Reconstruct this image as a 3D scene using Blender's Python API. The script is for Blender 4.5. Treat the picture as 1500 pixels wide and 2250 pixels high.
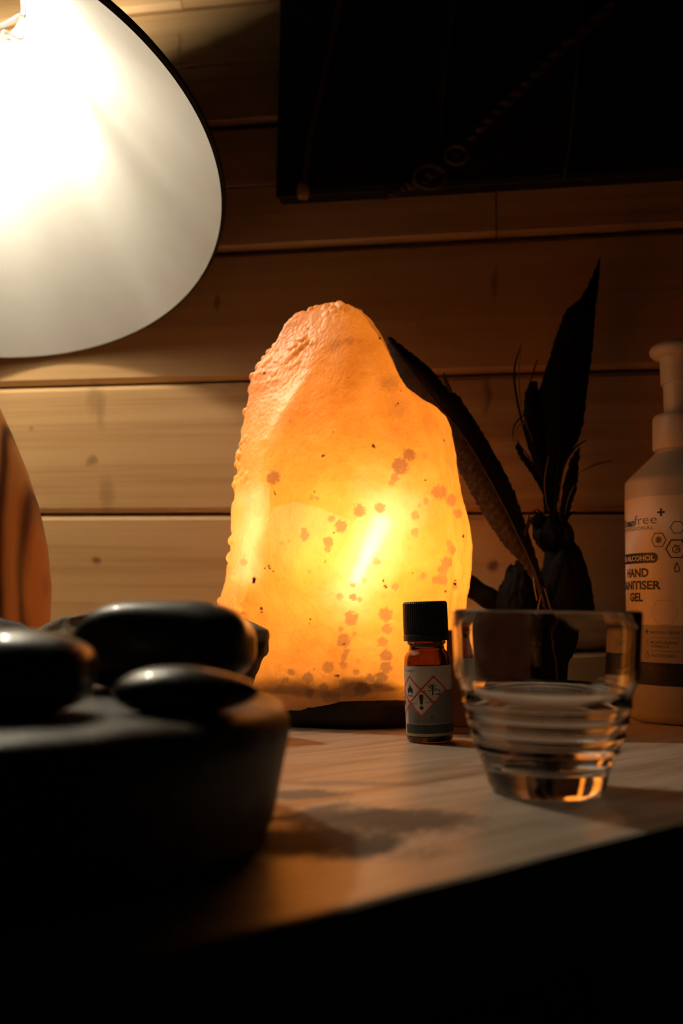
import bpy, bmesh, math, random
import numpy as np
from mathutils import Vector, Matrix, noise

random.seed(7)
for o in list(bpy.data.objects):
    bpy.data.objects.remove(o)
SC = bpy.context.scene
COL = SC.collection

# ------------------------------------------------------------------ camera
FPX = 2187.5                                   # 35 mm lens, 36 mm tall sensor, 2250 px
PITCH, ROLL = math.radians(5.38), math.radians(0.8)
EYE = np.array([0.0, 0.0, 0.075])
_r0 = np.array([1.0, 0, 0])
CW = np.array([0, math.cos(PITCH), math.sin(PITCH)])
_u0 = np.cross(_r0, CW)
CR = math.cos(ROLL) * _r0 + math.sin(ROLL) * _u0
CU = -math.sin(ROLL) * _r0 + math.cos(ROLL) * _u0
cam_d = bpy.data.cameras.new('camera')
cam = bpy.data.objects.new('camera', cam_d)
COL.objects.link(cam)
cam.matrix_world = Matrix(((CR[0], CU[0], -CW[0], EYE[0]), (CR[1], CU[1], -CW[1], EYE[1]),
                           (CR[2], CU[2], -CW[2], EYE[2]), (0, 0, 0, 1)))
cam_d.sensor_fit = 'VERTICAL'
cam_d.sensor_height = 36.0
cam_d.sensor_width = 24.0
cam_d.lens = 35.0
cam_d.clip_start = 0.01
cam_d.dof.use_dof = True
cam_d.dof.focus_distance = 0.585
cam_d.dof.aperture_fstop = 6.6
SC.camera = cam

# ------------------------------------------------------------------ world, exposure
W = bpy.data.worlds.new('night_room')
SC.world = W
W.use_nodes = True
W.node_tree.nodes['Background'].inputs[0].default_value = (1.0, 0.8, 0.6, 1)
W.node_tree.nodes['Background'].inputs[1].default_value = 0.0008
SC.view_settings.view_transform = 'Standard'
SC.view_settings.look = 'None'
SC.view_settings.gamma = 1.0
SC.view_settings.use_curve_mapping = False
SC.view_settings.exposure = 0.0
try:
    cy = SC.cycles
    cy.use_denoising = True
    cy.use_light_tree = False
    cy.max_bounces = 10
    cy.diffuse_bounces = 4
    cy.glossy_bounces = 4
    cy.transmission_bounces = 10
    cy.sample_clamp_indirect = 4.0
    cy.blur_glossy = 1.0
    cy.use_adaptive_sampling = True
    cy.adaptive_threshold = 0.05
except Exception:
    pass
LAMP_E = 92.0          # strength of the table lamp's bulb (emission)
SALT_W = 0.80          # watts of the bulb in the salt lamp
LAMP_COL = (1.0, 0.89, 0.68)
SALT_COL = (1.0, 0.64, 0.33)


# ------------------------------------------------------------------ geometry helpers
def ray(x, y):
    return CW + CR * (x - 750) / FPX - CU * (y - 1125) / FPX


def at(x, y, Y):
    d = ray(x, y)
    return EYE + d * (Y / d[1])


def onz(x, y, z=0.0):
    d = ray(x, y)
    return EYE + d * ((z - EYE[2]) / d[2])


WA = math.radians(-10.4)
WE = np.array([math.cos(WA), math.sin(WA), 0])          # along the wall
WN = np.array([math.sin(WA), -math.cos(WA), 0])         # out of the wall
W0 = np.array([0, 0.8175, 0])


def onwall(x, y, off=0.0):
    d = ray(x, y)
    p0 = W0 + WN * off
    return EYE + d * (((p0 - EYE) @ WN) / (d @ WN))


def project(P):
    d = np.asarray(P) - EYE
    z = d @ CW
    return 750 + FPX * (d @ CR) / z, 1125 - FPX * (d @ CU) / z


def tag(o, label=None, cat=None, group=None, kind=None):
    if label: o['label'] = label
    if cat: o['category'] = cat
    if group: o['group'] = group
    if kind: o['kind'] = kind
    return o


def thing(name, label, cat, loc=(0, 0, 0), group=None):
    o = bpy.data.objects.new(name, None)
    o.empty_display_size = 0.02
    COL.objects.link(o)
    o.location = Vector(loc)
    return tag(o, label, cat, group)


def mesh(name, verts, faces, mat, parent=None, smooth=True, origin=None, mats=None, fm=None):
    """verts in world space when origin is given (or the parent's), else local"""
    me = bpy.data.meshes.new(name)
    v = np.asarray(verts, float)
    if origin is not None:
        v = v - np.asarray(origin, float)
    me.from_pydata(v.tolist(), [], faces)
    for m in (mats or [mat]):
        me.materials.append(m)
    if fm is not None:
        me.polygons.foreach_set('material_index', fm)
    if smooth:
        me.polygons.foreach_set('use_smooth', [True] * len(me.polygons))
    me.update()
    o = bpy.data.objects.new(name, me)
    COL.objects.link(o)
    if parent is not None:
        o.parent = parent
    elif origin is not None:
        o.location = Vector(origin)
    return o


def sharp(o, deg=35):
    me = o.data
    bm = bmesh.new(); bm.from_mesh(me)
    for e in bm.edges:
        if len(e.link_faces) == 2 and e.calc_face_angle(0) > math.radians(deg):
            e.smooth = False
    bm.to_mesh(me); bm.free()
    return o


def lathe(prof, seg=64, closed=False):
    """prof: list of (r, z); r == 0 ends become poles"""
    V, F, rings = [], [], []
    for r, z in prof:
        if r < 1e-7:
            rings.append([len(V)]); V.append((0, 0, z))
        else:
            rings.append(list(range(len(V), len(V) + seg)))
            for k in range(seg):
                a = 2 * math.pi * k / seg
                V.append((r * math.cos(a), r * math.sin(a), z))
    pairs = list(zip(rings, rings[1:]))
    if closed:
        pairs.append((rings[-1], rings[0]))
    for A, B in pairs:
        for k in range(seg):
            j = (k + 1) % seg
            if len(A) == 1 and len(B) == 1: continue
            if len(A) == 1: F.append((A[0], B[j], B[k]))
            elif len(B) == 1: F.append((A[k], A[j], B[0]))
            else: F.append((A[k], A[j], B[j], B[k]))
    return V, F


def tube(path, rad, seg=10, cap=True):
    P = [np.asarray(p, float) for p in path]
    n = len(P)
    R = [rad] * n if np.isscalar(rad) else list(rad)
    V, F = [], []
    t0 = P[1] - P[0]
    ref = np.array([0, 0, 1.0]) if abs(t0[2]) < 0.8 * np.linalg.norm(t0) else np.array([1.0, 0, 0])
    for i in range(n):
        t = P[min(i + 1, n - 1)] - P[max(i - 1, 0)]
        t = t / (np.linalg.norm(t) + 1e-12)
        a = ref - t * (ref @ t); a /= np.linalg.norm(a) + 1e-12
        ref = a
        b = np.cross(t, a)
        for k in range(seg):
            w = 2 * math.pi * k / seg
            V.append(P[i] + R[i] * (math.cos(w) * a + math.sin(w) * b))
    for i in range(n - 1):
        for k in range(seg):
            j = (k + 1) % seg
            F.append((i * seg + k, i * seg + j, (i + 1) * seg + j, (i + 1) * seg + k))
    if cap:
        F.append(tuple(range(seg - 1, -1, -1)))
        F.append(tuple((n - 1) * seg + k for k in range(seg)))
    return V, F


def spline(pts, n=40):
    """Catmull-Rom through points"""
    P = [np.asarray(p, float) for p in pts]
    P = [2 * P[0] - P[1]] + P + [2 * P[-1] - P[-2]]
    out = []
    m = len(P) - 3
    for i in range(n + 1):
        u = i / n * m
        k = min(int(u), m - 1); t = u - k
        a, b, c, d = P[k:k + 4]
        out.append(0.5 * (2 * b + (c - a) * t + (2 * a - 5 * b + 4 * c - d) * t * t + (3 * b - a - 3 * c + d) * t ** 3))
    return out


def box(x0, x1, y0, y1, z0, z1, bev=0.0, seg=2):
    bm = bmesh.new()
    v = [bm.verts.new(p) for p in ((x0, y0, z0), (x1, y0, z0), (x1, y1, z0), (x0, y1, z0),
                                   (x0, y0, z1), (x1, y0, z1), (x1, y1, z1), (x0, y1, z1))]
    for f in ((3, 2, 1, 0), (4, 5, 6, 7), (0, 1, 5, 4), (1, 2, 6, 5), (2, 3, 7, 6), (3, 0, 4, 7)):
        bm.faces.new([v[i] for i in f])
    if bev:
        bmesh.ops.bevel(bm, geom=list(bm.edges), offset=bev, segments=seg, affect='EDGES', profile=0.5)
    bm.verts.index_update()
    V = [tuple(q.co) for q in bm.verts]; F = [tuple(q.index for q in f.verts) for f in bm.faces]
    bm.free()
    return V, F


def join(*parts):
    V, F = [], []
    for v, f in parts:
        k = len(V)
        V += [tuple(p) for p in v]
        F += [tuple(i + k for i in q) for q in f]
    return V, F


def ico(sub, fn=None):
    bm = bmesh.new()
    bmesh.ops.create_icosphere(bm, subdivisions=sub, radius=1.0)
    bm.verts.index_update()
    V = [tuple(v.co) for v in bm.verts]; F = [tuple(v.index for v in f.verts) for f in bm.faces]
    bm.free()
    if fn: V = [tuple(fn(Vector(v))) for v in V]
    return V, F


def interp(tab, t):
    a = np.array(tab, float)
    return np.interp(t, a[:, 0], a[:, 1])


# ------------------------------------------------------------------ materials
def mat(name):
    m = bpy.data.materials.new(name)
    m.use_nodes = True
    nt = m.node_tree
    return m, nt, nt.nodes['Principled BSDF']


def N(nt, typ, **kw):
    n = nt.nodes.new(typ)
    for k, v in kw.items():
        if k.startswith('i_'):
            n.inputs[k[2:]].default_value = v
        else:
            setattr(n, k, v)
    return n


def ramp(nt, fac, stops):
    r = N(nt, 'ShaderNodeValToRGB')
    while len(r.color_ramp.elements) < len(stops):
        r.color_ramp.elements.new(0.5)
    for e, (p, c) in zip(r.color_ramp.elements, stops):
        e.position = p
        e.color = (*c, 1)
    nt.links.new(fac, r.inputs[0])
    return r.outputs[0]


def mixc(nt, fac, a, b, mode='MIX'):
    m = N(nt, 'ShaderNodeMix', data_type='RGBA', blend_type=mode)
    for s, v in ((0, fac), (6, a), (7, b)):
        if isinstance(v, (int, float)): m.inputs[s].default_value = v
        elif isinstance(v, tuple): m.inputs[s].default_value = (*v, 1)
        else: nt.links.new(v, m.inputs[s])
    return m.outputs[2]


def math_n(nt, op, a, b=0.0, clamp=False):
    m = N(nt, 'ShaderNodeMath', operation=op, use_clamp=clamp)
    for s, v in ((0, a), (1, b)):
        if isinstance(v, (int, float)): m.inputs[s].default_value = v
        else: nt.links.new(v, m.inputs[s])
    return m.outputs[0]


def mapping(nt, src, scale=(1, 1, 1), rot=(0, 0, 0), loc=(0, 0, 0)):
    m = N(nt, 'ShaderNodeMapping')
    m.inputs['Scale'].default_value = scale
    m.inputs['Rotation'].default_value = rot
    m.inputs['Location'].default_value = loc
    nt.links.new(src, m.inputs['Vector'])
    return m.outputs[0]


def noise_n(nt, vec, scale, detail=4, rough=0.5, dist=0.0):
    n = N(nt, 'ShaderNodeTexNoise')
    n.inputs['Scale'].default_value = scale
    n.inputs['Detail'].default_value = detail
    n.inputs['Roughness'].default_value = rough
    n.inputs['Distortion'].default_value = dist
    nt.links.new(vec, n.inputs['Vector'])
    return n.outputs[0]


def bump(nt, b, h, strength=0.3, dist=0.002):
    n = N(nt, 'ShaderNodeBump')
    n.inputs['Strength'].default_value = strength
    n.inputs['Distance'].default_value = dist
    nt.links.new(h, n.inputs['Height'])
    nt.links.new(n.outputs[0], b.inputs['Normal'])


def plain(name, col, rough=0.5, metal=0.0, var=0.12, scale=60, spec=0.5, bmp=0.0):
    m, nt, b = mat(name)
    g = N(nt, 'ShaderNodeTexCoord').outputs['Object']
    nz = noise_n(nt, g, scale, 3)
    c = ramp(nt, nz, [(0.3, tuple(x * (1 - var) for x in col)), (0.7, tuple(min(1, x * (1 + var)) for x in col))])
    nt.links.new(c, b.inputs['Base Color'])
    b.inputs['Roughness'].default_value = rough
    b.inputs['Metallic'].default_value = metal
    b.inputs['Specular IOR Level'].default_value = spec
    if bmp: bump(nt, b, nz, bmp)
    return m


def wood_wall():
    m, nt, b = mat('pine_boards')
    geo = N(nt, 'ShaderNodeNewGeometry').outputs['Position']
    tc = N(nt, 'ShaderNodeTexCoord').outputs['Object']
    oi = N(nt, 'ShaderNodeObjectInfo').outputs['Random']
    off = N(nt, 'ShaderNodeVectorMath', operation='ADD')
    sc = N(nt, 'ShaderNodeVectorMath', operation='SCALE')
    cx = N(nt, 'ShaderNodeCombineXYZ')
    nt.links.new(oi, cx.inputs[0]); nt.links.new(oi, cx.inputs[1]); nt.links.new(oi, cx.inputs[2])
    nt.links.new(cx.outputs[0], sc.inputs[0]); sc.inputs['Scale'].default_value = 37.0
    nt.links.new(tc, off.inputs[0]); nt.links.new(sc.outputs[0], off.inputs[1])
    v = off.outputs[0]
    g1 = noise_n(nt, mapping(nt, v, (1.6, 8, 55)), 1.0, 5, 0.55, 0.6)
    g2 = noise_n(nt, mapping(nt, v, (4, 20, 260)), 1.0, 3, 0.6)
    g = math_n(nt, 'ADD', math_n(nt, 'MULTIPLY', g1, 0.75), math_n(nt, 'MULTIPLY', g2, 0.25))
    c = ramp(nt, g, [(0.28, (0.44, 0.23, 0.085)), (0.5, (0.62, 0.375, 0.165)), (0.72, (0.70, 0.45, 0.215))])
    # knots and flame figures in the timber
    knots = [(210, 1233, 12, 12, 0.85), (1081, 1245, 13, 13, 0.85), (207, 872, 22, 50, 0.32), (222, 905, 12, 50, 0.30),
             (200, 1015, 16, 12, 0.55), (236, 1085, 20, 45, 0.34), (480, 661, 9, 22, 0.6), (1072, 865, 10, 42, 0.6),
             (70, 940, 6, 8, 0.4), (1090, 620, 7, 40, 0.5), (395, 100, 6, 45, 0.4)]
    nz = noise_n(nt, geo, 45, 4, 0.6)
    wob = N(nt, 'ShaderNodeVectorMath', operation='SCALE')
    cn = N(nt, 'ShaderNodeCombineXYZ'); nt.links.new(nz, cn.inputs[0]); nt.links.new(nz, cn.inputs[2])
    nt.links.new(cn.outputs[0], wob.inputs[0]); wob.inputs['Scale'].default_value = 0.014
    pw = N(nt, 'ShaderNodeVectorMath', operation='ADD')
    nt.links.new(geo, pw.inputs[0]); nt.links.new(wob.outputs[0], pw.inputs[1])
    for x, y, rx, ry, k in knots:
        p = onwall(x, y) + np.array([0.007, 0, 0.007])
        s = 0.82 / FPX
        mp = mapping(nt, pw.outputs[0], (1 / (rx * s), 0.0, 1 / (ry * s)), loc=(-p[0] / (rx * s), 0, -p[2] / (ry * s)))
        ln = N(nt, 'ShaderNodeVectorMath', operation='LENGTH'); nt.links.new(mp, ln.inputs[0])
        mr = N(nt, 'ShaderNodeMapRange', interpolation_type='SMOOTHSTEP')
        mr.inputs[1].default_value = 0.25; mr.inputs[2].default_value = 1.35
        mr.inputs[3].default_value = k; mr.inputs[4].default_value = 0.0
        nt.links.new(ln.outputs['Value'], mr.inputs[0])
        c = mixc(nt, mr.outputs[0], c, (0.13, 0.045, 0.014))
    nt.links.new(c, b.inputs['Base Color'])
    b.inputs['Roughness'].default_value = 0.42
    bump(nt, b, g, 0.12, 0.001)
    return m


def wood_table():
    m, nt, b = mat('weathered_table_wood')
    geo = N(nt, 'ShaderNodeNewGeometry').outputs['Position']
    ang = -math.atan2(0.117, 0.137)
    v = mapping(nt, geo, (1, 1, 1), rot=(0, 0, ang))
    g1 = noise_n(nt, mapping(nt, v, (5, 48, 20)), 1.0, 6, 0.6, 1.2)
    g2 = noise_n(nt, mapping(nt, v, (14, 330, 40)), 1.0, 3, 0.6)
    g = math_n(nt, 'ADD', math_n(nt, 'MULTIPLY', g1, 0.7), math_n(nt, 'MULTIPLY', g2, 0.3))
    c = ramp(nt, g, [(0.34, (0.34, 0.25, 0.175)), (0.50, (0.64, 0.53, 0.41)), (0.66, (0.78, 0.68, 0.56))])
    nz = noise_n(nt, mapping(nt, v, (40, 90, 40)), 1.0, 5, 0.65)
    nz2 = noise_n(nt, mapping(nt, v, (250, 420, 40)), 1.0, 3, 0.7)
    nz = math_n(nt, 'ADD', math_n(nt, 'MULTIPLY', nz, 0.6), math_n(nt, 'MULTIPLY', nz2, 0.4))
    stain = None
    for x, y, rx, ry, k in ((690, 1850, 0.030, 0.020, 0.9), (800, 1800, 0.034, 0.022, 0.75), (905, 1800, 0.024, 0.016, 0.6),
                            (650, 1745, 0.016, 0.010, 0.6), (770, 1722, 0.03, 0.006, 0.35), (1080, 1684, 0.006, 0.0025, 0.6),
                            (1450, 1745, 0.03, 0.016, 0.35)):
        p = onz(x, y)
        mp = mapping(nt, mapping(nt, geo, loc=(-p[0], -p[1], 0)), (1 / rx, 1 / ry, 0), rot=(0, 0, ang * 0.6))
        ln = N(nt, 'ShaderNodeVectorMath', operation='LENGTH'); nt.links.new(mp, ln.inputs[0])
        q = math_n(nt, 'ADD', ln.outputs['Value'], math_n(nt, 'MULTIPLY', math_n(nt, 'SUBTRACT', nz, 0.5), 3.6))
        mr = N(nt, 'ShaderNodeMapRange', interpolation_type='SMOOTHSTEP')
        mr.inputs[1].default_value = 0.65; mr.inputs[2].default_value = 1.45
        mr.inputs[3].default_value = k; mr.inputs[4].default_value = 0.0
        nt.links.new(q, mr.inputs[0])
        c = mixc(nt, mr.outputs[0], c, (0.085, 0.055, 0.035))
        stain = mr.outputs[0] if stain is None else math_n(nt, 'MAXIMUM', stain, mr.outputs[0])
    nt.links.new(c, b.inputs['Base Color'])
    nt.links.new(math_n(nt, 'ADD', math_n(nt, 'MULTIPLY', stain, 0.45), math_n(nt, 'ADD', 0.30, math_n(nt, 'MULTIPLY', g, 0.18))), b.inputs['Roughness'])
    bump(nt, b, g, 0.30, 0.001)
    return m


def salt_mat():
    m, nt, b = mat('glowing_salt')
    nt.nodes.remove(b)
    out = nt.nodes['Material Output']
    tc = N(nt, 'ShaderNodeTexCoord').outputs['Object']
    n1 = noise_n(nt, tc, 22, 5, 0.6, 0.8)
    n2 = noise_n(nt, mapping(nt, tc, (1, 1, 0.45), rot=(0, 0.5, 0)), 70, 5, 0.65, 0.6)
    n3 = noise_n(nt, tc, 700, 3, 0.7)
    spots = N(nt, 'ShaderNodeAttribute', attribute_name='spots')
    sep = N(nt, 'ShaderNodeSeparateColor'); nt.links.new(spots.outputs['Color'], sep.inputs[0])
    dark, clear, speck = sep.outputs[0], sep.outputs[1], sep.outputs[2]
    f = math_n(nt, 'ADD', math_n(nt, 'MULTIPLY', n1, 0.65), math_n(nt, 'MULTIPLY', n2, 0.35))
    tr = ramp(nt, f, [(0.3, (0.62, 0.225, 0.030)), (0.5, (0.74, 0.305, 0.046)), (0.7, (0.82, 0.38, 0.075))])
    tr = mixc(nt, clear, tr, (1.0, 0.82, 0.56))  # hot glow of the inner bulb painted as paler transmission
    tr = mixc(nt, math_n(nt, 'MULTIPLY', dark, 0.8), tr, (0.25, 0.118, 0.048))
    tr = mixc(nt, speck, tr, (0.012, 0.005, 0.002))
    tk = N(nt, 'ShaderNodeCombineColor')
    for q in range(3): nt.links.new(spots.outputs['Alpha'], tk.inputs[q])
    tr = mixc(nt, 1.0, tr, tk.outputs[0], 'MULTIPLY')        # back and top darkened to hold back the glow on the wall
    di = ramp(nt, n2, [(0.3, (0.62, 0.40, 0.27)), (0.7, (0.80, 0.62, 0.48))])
    di = mixc(nt, dark, di, (0.36, 0.26, 0.22))
    di = mixc(nt, speck, di, (0.02, 0.012, 0.008))
    bp = N(nt, 'ShaderNodeBump'); bp.inputs['Strength'].default_value = 0.35; bp.inputs['Distance'].default_value = 0.0008
    hh = math_n(nt, 'ADD', math_n(nt, 'MULTIPLY', n3, 0.5), n2)
    nt.links.new(hh, bp.inputs['Height'])
    T = N(nt, 'ShaderNodeBsdfTranslucent'); nt.links.new(tr, T.inputs[0])
    D = N(nt, 'ShaderNodeBsdfDiffuse'); nt.links.new(di, D.inputs[0]); nt.links.new(bp.outputs[0], D.inputs['Normal'])
    G = N(nt, 'ShaderNodeBsdfGlossy'); G.inputs['Roughness'].default_value = 0.42
    G.inputs[0].default_value = (1, 0.95, 0.9, 1); nt.links.new(bp.outputs[0], G.inputs['Normal'])
    m1 = N(nt, 'ShaderNodeMixShader'); m1.inputs[0].default_value = 0.36
    nt.links.new(T.outputs[0], m1.inputs[1]); nt.links.new(D.outputs[0], m1.inputs[2])
    fr = N(nt, 'ShaderNodeFresnel'); fr.inputs[0].default_value = 1.5; nt.links.new(bp.outputs[0], fr.inputs['Normal'])
    m2 = N(nt, 'ShaderNodeMixShader'); nt.links.new(math_n(nt, 'MULTIPLY', fr.outputs[0], 0.8), m2.inputs[0])
    nt.links.new(m1.outputs[0], m2.inputs[1]); nt.links.new(G.outputs[0], m2.inputs[2])
    nt.links.new(m2.outputs[0], out.inputs['Surface'])
    return m


def stone_mat(name, c0, c1, rough, scale=90, bmp=0.25, spec=0.5):
    m, nt, b = mat(name)
    tc = N(nt, 'ShaderNodeTexCoord').outputs['Object']
    n = noise_n(nt, tc, scale, 6, 0.65)
    nt.links.new(ramp(nt, n, [(0.35, c0), (0.7, c1)]), b.inputs['Base Color'])
    b.inputs['Roughness'].default_value = rough
    b.inputs['Specular IOR Level'].default_value = spec
    bump(nt, b, noise_n(nt, tc, scale * 4, 4, 0.6), bmp, 0.0006)
    return m


def glass_mat(name, col, rough=0.0, ior=1.5):
    m, nt, b = mat(name)
    b.inputs['Base Color'].default_value = (*col, 1)
    b.inputs['Transmission Weight'].default_value = 1.0
    b.inputs['Roughness'].default_value = rough
    b.inputs['IOR'].default_value = ior
    return m


def emit_mat(name, col, s):
    m, nt, b = mat(name)
    b.inputs['Base Color'].default_value = (*col, 1)
    b.inputs['Emission Color'].default_value = (*col, 1)
    b.inputs['Emission Strength'].default_value = s
    return m


M_WALL = wood_wall()
M_TABLE = wood_table()
M_SALT = salt_mat()
M_BACK = plain('dark_wall_backing', (0.10, 0.055, 0.025), 0.8)
M_BLACK = plain('black_lacquer', (0.006, 0.006, 0.006), 0.45)
M_CAP = plain('black_plastic', (0.012, 0.012, 0.012), 0.38, scale=300)
M_PAPER = plain('label_paper', (0.62, 0.58, 0.52), 0.55, scale=200, var=0.06)
M_INK = plain('black_print', (0.012, 0.012, 0.014), 0.5)
M_INK_SOFT = plain('grey_print', (0.10, 0.095, 0.095), 0.5)
M_RED = plain('red_print', (0.55, 0.05, 0.02), 0.5)
M_GREEN = plain('dark_green_print', (0.014, 0.045, 0.035), 0.5)
M_GOLD = plain('yellow_print', (0.42, 0.36, 0.12), 0.5)
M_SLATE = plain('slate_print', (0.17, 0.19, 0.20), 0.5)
M_WIRE = plain('white_wire', (0.75, 0.72, 0.66), 0.35)
M_AMBER = glass_mat('amber_glass', (0.27, 0.15, 0.06))
M_GLASS = glass_mat('clear_glass', (0.97, 0.98, 0.97))
M_WATER = glass_mat('water', (1, 1, 1), ior=1.33)

# ------------------------------------------------------------------ the wall of boards
def wpt(s, z, off=0.0):
    return W0 + WE * s + WN * off + np.array([0, 0, z])


zl = [onwall(300, y)[2] for y in (1129, 842)]
PITCHZ = zl[1] - zl[0]
Z_REF = zl[0]                                   # height of a groove
wall = mesh('wall_back', [wpt(-1.5, -0.75, -0.030), wpt(1.6, -0.75, -0.030), wpt(1.6, 1.35, -0.030), wpt(-1.5, 1.35, -0.030),
                          wpt(-1.5, -0.75, -0.016), wpt(1.6, -0.75, -0.016), wpt(1.6, 1.35, -0.016), wpt(-1.5, 1.35, -0.016)],
            [(3, 2, 1, 0), (4, 5, 6, 7), (0, 1, 5, 4), (1, 2, 6, 5), (2, 3, 7, 6), (3, 0, 4, 7)], M_BACK, smooth=False, origin=W0)
tag(wall, kind='structure')


def sof(x, y):
    return float((onwall(x, y) - W0) @ WE)


_plank_cache = {}


def plank(s0, s1, z0, z1, tight_lo=False, tight_hi=False):
    g, ch, T = 0.0012, 0.0042, 0.016
    lo = 0.0003 if tight_lo else g
    hi = 0.0003 if tight_hi else g
    cl = 0.0008 if tight_lo else ch
    chh = 0.0008 if tight_hi else ch
    # profile (off, z): back-bottom, tongue face, rounded lower edge, face, rounded upper edge, back-top
    pr = [(-T, z0 + lo), (-cl, z0 + lo), (0, z0 + lo + cl), (0, z1 - hi - chh), (-chh, z1 - hi), (-T, z1 - hi)]
    n = len(pr)
    c = wpt((s0 + s1) / 2, (z0 + z1) / 2)
    L = (s1 - s0) / 2 - 0.0004
    V = [(-L, -o, z - c[2]) for o, z in pr] + [(L, -o, z - c[2]) for o, z in pr]
    F = [(i, i + n, (i + 1) % n + n, (i + 1) % n) for i in range(n)] + [tuple(range(n)), tuple(range(2 * n - 1, n - 1, -1))]
    o = mesh('plank', V, F, M_WALL, parent=wall)
    sharp(o, 40)
    o.location = Vector(c - W0)
    o.rotation_euler = (0, 0, WA)
    return o


for k in range(-7, 11):
    z0, z1 = Z_REF + (k - 1) * PITCHZ, Z_REF + k * PITCHZ
    if z0 > 1.34: break
    js = {3: [sof(1090, 690)], 5: [sof(395, 100)], 1: [], 2: []}.get(k, [random.uniform(-1.2, -0.7)] if k % 2 else [random.uniform(0.5, 1.0)])
    cuts = [-1.5] + js + [1.6]
    for a, b_ in zip(cuts, cuts[1:]):
        if k in (3, 4, 5, 6):
            zm = (z0 + z1) / 2
            plank(a, b_, z0, zm, tight_hi=True); plank(a, b_, zm, z1, tight_lo=True)
        else:
            plank(a, b_, z0, z1)

# ------------------------------------------------------------------ floor and table
fl = mesh('floor', *box(-1.5, 1.7, -0.9, 1.2, -0.76, -0.75), plain('dark_floor', (0.05, 0.035, 0.025), 0.7), smooth=False)
tag(fl, kind='structure')
table = thing('table', 'light weathered wooden table with dark stains under all the objects', 'table', (0, 0.5, -0.75))
e1, e2 = onz(1500, 1812), onz(800, 1983)
ed = (e1 - e2) / np.linalg.norm(e1 - e2)
A = e2 - ed * 0.62
B = e1 + ed * 0.44
tn = np.array([ed[1], -ed[0], 0])
bk = lambda s: wpt(s, 0, 0.0006)
front = []
for i in range(41):
    t = i / 40
    p = A + (B - A) * t
    front.append(p + tn * (0.0022 * noise.noise(Vector((t * 9, 3.1, 0))) + 0.001 * noise.noise(Vector((t * 37, 1, 0)))))
sB = (np.array(B) - W0) @ WE
poly = [p for p in front] + [bk(sB), bk(-1.0)]
if (front[0] - W0) @ WE > -1.0:
    poly.append(np.array([bk(-1.0)[0], front[0][1], 0]))
bm = bmesh.new()
vs = [bm.verts.new((p[0], p[1], 0.0)) for p in poly]
f0 = bm.faces.new(vs)
if f0.normal.z < 0: f0.normal_flip()
ex = bmesh.ops.extrude_face_region(bm, geom=[f0])
for v in [q for q in ex['geom'] if isinstance(q, bmesh.types.BMVert)]:
    v.co.z = -0.034
bmesh.ops.recalc_face_normals(bm, faces=bm.faces)
te = [e for e in bm.edges if all(abs(v.co.z) < 1e-6 for v in e.verts)]
bmesh.ops.bevel(bm, geom=te, offset=0.0022, segments=2, affect='EDGES', profile=0.5)
bm.verts.index_update()
V = [tuple(v.co) for v in bm.verts]; F = [tuple(v.index for v in f.verts) for f in bm.faces]
bm.free()
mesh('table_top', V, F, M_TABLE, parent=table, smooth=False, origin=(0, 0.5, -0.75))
for (x, y) in ((-0.42, 0.20), (-0.55, 0.66), (0.28, 0.72), (0.13, 0.45)):
    mesh('leg', *box(x - 0.022, x + 0.022, y - 0.022, y + 0.022, -0.75, -0.034, 0.002), M_TABLE, parent=table, smooth=False, origin=(0, 0.5, -0.75))

# ------------------------------------------------------------------ salt lamp
SY = 0.676                                     # depth of the crystal's middle
def px2x(x, y): return at(x, y, SY)
left = [(735, 667), (716, 670), (700, 675), (672, 690), (640, 700), (625, 712), (605, 745), (585, 780), (570, 802), (558, 825), (553, 850),
        (552, 880), (545, 910), (536, 950), (531, 985), (529, 1010), (529, 1040), (524, 1075), (521, 1100), (514, 1122), (512, 1150),
        (511, 1200), (508, 1240), (500, 1280), (490, 1310), (480, 1340), (470, 1390), (464, 1450), (474, 1520), (510, 1570)]
right = [(735, 667), (752, 672), (780, 685), (808, 692), (822, 706), (838, 730), (850, 752), (862, 790), (875, 820), (888, 848), (906, 870),
         (932, 880), (958, 893), (980, 915), (992, 940), (1000, 970), (1008, 1000), (1012, 1030), (1020, 1070), (1030, 1110), (1038, 1150),
         (1043, 1200), (1042, 1250), (1035, 1290), (1028, 1312), (1020, 1350), (1008, 1400), (990, 1450), (965, 1510), (930, 1570)]
cre1 = [(738, 668), (728, 700), (716, 770), (692, 830), (645, 900), (596, 985), (586, 1060), (584, 1110), (592, 1150), (570, 1220), (552, 1330), (540, 1450), (560, 1570)]
cre2 = [(742, 668), (790, 700), (838, 770), (868, 840), (890, 900), (915, 980), (945, 1080), (962, 1200), (955, 1350), (925, 1480), (880, 1570)]
tabz = lambda L: [(at(x, y, SY)[2], at(x, y, SY)[0]) for x, y in sorted(L, key=lambda q: -q[1])]
TL, TR, T1, T2 = tabz(left), tabz(right), tabz(cre1), tabz(cre2)
ZT, ZB = at(735, 667, SY)[2], 0.006
hd_front = [(0.0, 0.050), (0.02, 0.058), (0.08, 0.060), (0.14, 0.055), (0.20, 0.044), (0.25, 0.031), (ZT - 0.008, 0.016), (ZT, 0.002)]
hd_back = [(0.0, 0.050), (0.05, 0.062), (0.15, 0.056), (0.24, 0.034), (ZT - 0.008, 0.016), (ZT, 0.002)]
NZ, NU = 380, 560
zz = ZB + (ZT - ZB) * (1 - (1 - np.linspace(0, 1, NZ)) ** 1.35)
rows = []
base_org = np.array([0.006, SY, 0.0])
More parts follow.
